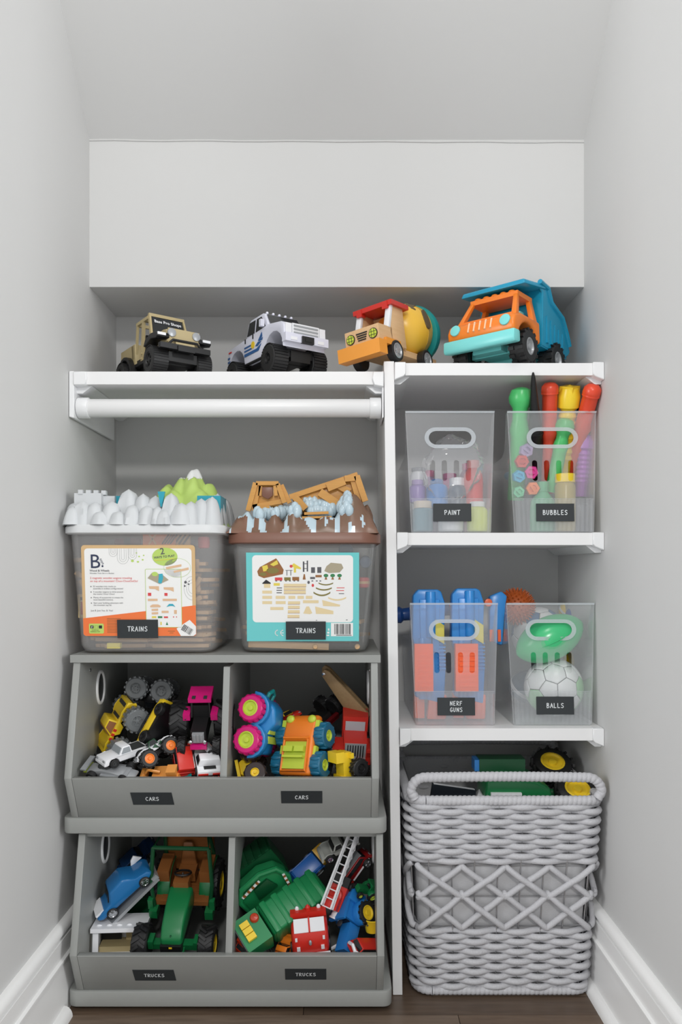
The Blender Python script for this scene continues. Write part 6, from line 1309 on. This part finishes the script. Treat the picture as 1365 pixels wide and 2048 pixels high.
part(o, 'shell', M_GGRN, prism([(-.048, -.020), (-.050, .030), (-.034, .052), (.010, .058), (.040, .046), (.050, .018), (.040, -.024)], .006, .034, .005, 3)); part(o, 'rim', M_GGRN, tube([(x, .004, z) for x, z in [(-.048, -.020), (-.050, .030), (-.034, .052), (.010, .058), (.040, .046), (.050, .018), (.040, -.024)]], .0055, 8, True)); part(o, 'hopper_back', M_DGREEN, prism([(-.020, .010), (-.016, .036), (.016, .040), (.024, .012)], .000, .0055, .001)); part(o, 'step_plate', M_GGRN, box((0, -.002, -.008), (.070, .016, .010), .002), box((0, -.006, -.020), (.064, .020, .006), .002))
for a, b in (((-.040, .040), (.004, .050)), ((.046, .030), (.040, -.014)), ((-.010, -.026), (.036, -.026))):
    L = (V(a) - V(b)).length; ang = math.atan2(b[1] - a[1], b[0] - a[0])
    st = part(o, 'edge_strip', M_WHITE, mv(rot(box((0, 0, 0), (L, .002, .005), .0004, seg=1), -math.degrees(ang), 'Y'), (a[0] + b[0]) / 2, -.002, (a[1] + b[1]) / 2))
    for k in range(4): part(st, 'red_mark', M_BROWN, mv(rot(box((-L / 2 + L * (k + .5) / 4, 0, 0), (L / 9, .0026, .0052), 0), -math.degrees(ang), 'Y'), (a[0] + b[0]) / 2, -.002, (a[1] + b[1]) / 2))
part(o, 'container', M_DGREEN, box((.010, .060, .030), (.080, .050, .070), .005)); 
for k in range(5): part(o, 'container_rib', M_DGREEN, box((-.022 + .016 * k, .060, .0665), (.008, .046, .003), .001))
PL(o, 533, 1758, 1.475, (.80, .10, .55), (-.45, -.42, .78), 1.0)
o = vehicle('blue toy dumper with yellow seat block near the top of the lower right bay', .070, .038, tp('cobalt_plastic', (32, 92, 166)), 'van', .0125, .010, None, 'toy truck', 'toy_truck', hub=M_WHITE, hr=.7, spokes=6, roofm=tp('cobalt_plastic', (32, 92, 166)), glass=tp('cobalt_plastic', (32, 92, 166)))
part(o, 'engine_block', tp('mustard_plastic', (206, 158, 34)), box((-.044, 0, .026), (.020, .034, .024), .004), box((-.050, 0, .040), (.012, .030, .008), .003)); PL(o, 618, 1734, 1.485, (-.62, -.25, -.50), (.35, -.50, .70))
o = vehicle('pale grey toy jeep pickup at the top right of the lower right bay', .078, .036, tp('bone_plastic', (176, 178, 172)), 'pickup', .0105, .009, None, glass=M_BLACK, hub=M_CHROME); PL(o, 676, 1693, 1.470, (-.85, -.15, -.38), (-.30, -.40, .80))
o = thing('fire_engine', 'red toy fire engine with a long white lattice ladder and white hose reel', 'toy truck')
part(o, 'body', M_RED, box((0, 0, .012), (.060, .034, .022), .003), box((-.020, 0, .030), (.020, .030, .016), .003)); part(o, 'turntable', M_RED, cyl((-.006, 0, .026), .014, .010, n=20)); part(o, 'window_band', M_BLACK, box((.022, 0, .020), (.018, .0345, .008), .001)); hr_ = part(o, 'hose_reel', M_WHITE, cyl((-.034, -.010, .014), .008, .014, 'x', n=16), cyl((-.042, -.010, .014), .010, .003, 'x', n=16), cyl((-.026, -.010, .014), .010, .003, 'x', n=16))
lad = []
for s in (1, -1):
    lad.append(tube([(-.030, s * .010, .040), (.110, s * .007, .052)], .0018, 6)); lad.append(tube([(-.030, s * .010, .052), (.110, s * .007, .060)], .0018, 6))
    for k in range(9):
        x0 = -.030 + .0155 * k; lad.append(tube([(x0, s * .0095, .040), (x0 + .0155, s * .009, .053)], .0011, 5)); lad.append(tube([(x0, s * .0095, .052), (x0 + .0155, s * .009, .042)], .0011, 5))
for k in range(10): x0 = -.030 + .0155 * k; lad.append(tube([(x0, -.010, .046), (x0, .010, .046)], .0013, 5))
part(o, 'ladder', M_WHITE, *lad, kind='stuff'); four(o, (.018, -.018), .017, .0085, .008, tread='none', hm=M_CHROME)
PL(o, 682, 1752, 1.432, (.36, .34, .80), (-.30, -.78, .35), 1.02)
o = vehicle('dark red toy fire truck with silver trim behind the white ladder', .084, .034, tp('crimson_plastic', (150, 26, 28)), 'van', .0100, .009, None, 'toy truck', 'toy_truck', hub=M_CHROME, spokes=6, hr=.7)
part(o, 'side_stripe', M_WHITE, box((0, .0172, .013), (.070, .001, .003), 0), box((0, -.0172, .013), (.070, .001, .003), 0)); part(o, 'roof_rack', M_SILVER, box((0, 0, .0285), (.060, .020, .003), .001)); PL(o, 708, 1738, 1.490, (.55, .20, .70), (-.60, -.35, .55))
def mini_tractor(label, m, hubm, sc, nose=True):
    o = thing('toy_tractor', label, 'toy tractor')
    part(o, 'hood', m, box((.020, 0, .026), (.044, .022, .018), .003)); part(o, 'cab', m, box((-.018, 0, .036), (.030, .030, .030), .003), box((-.016, 0, .054), (.036, .036, .005), .002)); part(o, 'window_slot', M_BLACK, box((-.0025, 0, .040), (.002, .020, .008), .0005)); part(o, 'chassis', m, box((0, 0, .016), (.074, .018, .008), .002))
    for s in (1, -1): part(o, 'fender', m, prism(arch(-.022, .021, .020, 8) + arch(-.022, .017, .020, 8)[::-1], s * .014, s * .028, .001)); wheel(o, (-.022, s * .024, .019), .019, .014, s, hm=hubm, tread='chev', n=13, hr=.62); wheel(o, (.030, s * .020, .012), .012, .010, s, hm=hubm, tread='chev', n=11, hr=.6)
    part(o, 'steering_wheel', M_DGREY, cyl((.004, 0, .047), .006, .002, n=12)); return o
o = mini_tractor('small green toy tractor half hidden at the right of the lower bay', M_GREEN, M_LIME, 1); PL(o, 731, 1782, 1.450, (-.6, -.5, .3), (-.2, -.6, .8), .55)
o = mini_tractor('blue toy tractor with yellow hubs and white arms, lower right bay', tp('tractor_blue', (38, 122, 196)), M_YELLOW, 1)
for s in (1, -1): part(o, 'arm', M_WHITE, tube([(.030, s * .014, .030), (.038, s * .030, .034), (.050, s * .036, .030)], .0028, 6), box((.052, s * .037, .030), (.008, .008, .006), .002))
part(o, 'cargo_box', tp('tractor_blue', (38, 122, 196)), prism([(-.050, .020), (-.056, .050), (-.030, .056), (-.030, .020)], -.020, .020, .003)); PL(o, 701, 1852, 1.420, (-.22, -.66, -.58), (-.70, -.40, .50), 1.15)
# plain red truck with rounded nose (generic, no face)
o = thing('toy_fire_truck', 'red rounded toy truck with white windscreen and bumper, lower right bay', 'toy truck')
part(o, 'body', M_RED, prism([(-.040, .006), (-.040, .040), (.014, .042), (.030, .034), (.036, .020), (.036, .006)], -.034, .034, .008, 3)); part(o, 'windscreen', M_WHITE, rot(box((.0235, 0, .0385), (.003, .056, .016), .002), -40, 'Y', (.0235, 0, .0385))); part(o, 'screen_divider', M_RED, rot(box((.0241, 0, .0389), (.0036, .003, .017), .0005), -40, 'Y', (.0235, 0, .0385))); part(o, 'roof_visor', M_RED, box((.004, 0, .046), (.014, .066, .006), .003)); part(o, 'beacon', M_RED, lathe([(.005, .047), (.005, .052), (0, .055)], (.002, 0, 0), n=14)); part(o, 'bumper', M_WHITE, box((.040, 0, .008), (.008, .070, .008), .003)); part(o, 'grille_stud', M_SILVER, ell((.0375, 0, .024), (.003, .003, .003), 10, 6))
for s in (1, -1): part(o, 'headlight', M_WHITE, box((.037, s * .022, .018), (.004, .006, .004), .0015)); part(o, 'marker_lamp', M_WHITE, box((.0355, s * .025, .028), (.004, .004, .003), .001)); part(o, 'roof_lamp', M_WHITE, ell((.000, s * .020, .050), (.003, .004, .003), 8, 6))
four(o, (.018, -.022), .032, .010, .010, tread='none', hm=M_SILVER); PL(o, 622, 1880, 1.418, (.08, -.97, -.16), (-.07, -.18, .98), 1.0); o.scale = (1, 1.0, 1.75); o.location.z = P(622, 1912, 1.40).z
o = vehicle('small red toy truck in the front right corner of the lower bay', .060, .032, M_RED, 'van', .008, .008, None, 'toy truck', 'toy_truck'); PL(o, 730, 1898, 1.395, (-.7, -.5, .25), (.2, -.4, .9))
o = vehicle('orange toy loader half hidden between the garbage truck and the red truck', .056, .030, M_ORANGE, 'pickup', .009, .008, None, 'toy truck', 'toy_truck'); PL(o, 572, 1900, 1.405, (.3, .5, .75), (-.5, -.7, .5))
o = vehicle('red toy car under the nose of the green garbage truck', .050, .028, tp('scarlet_plastic', (216, 62, 30)), 'sedan', .008, .007); PL(o, 490, 1892, 1.402, (.1, -.6, .7), (-.5, -.6, -.3))
single('toy_bucket', M_YELLOW, 'yellow toy bucket at the right side of the lower right bay', 'toy part', lathe([(0, 0), (.012, 0), (.016, .022), (.0175, .024), (.016, .025), (.011, .003), (0, .003)], n=18)).location = P(745, 1862, 1.425)
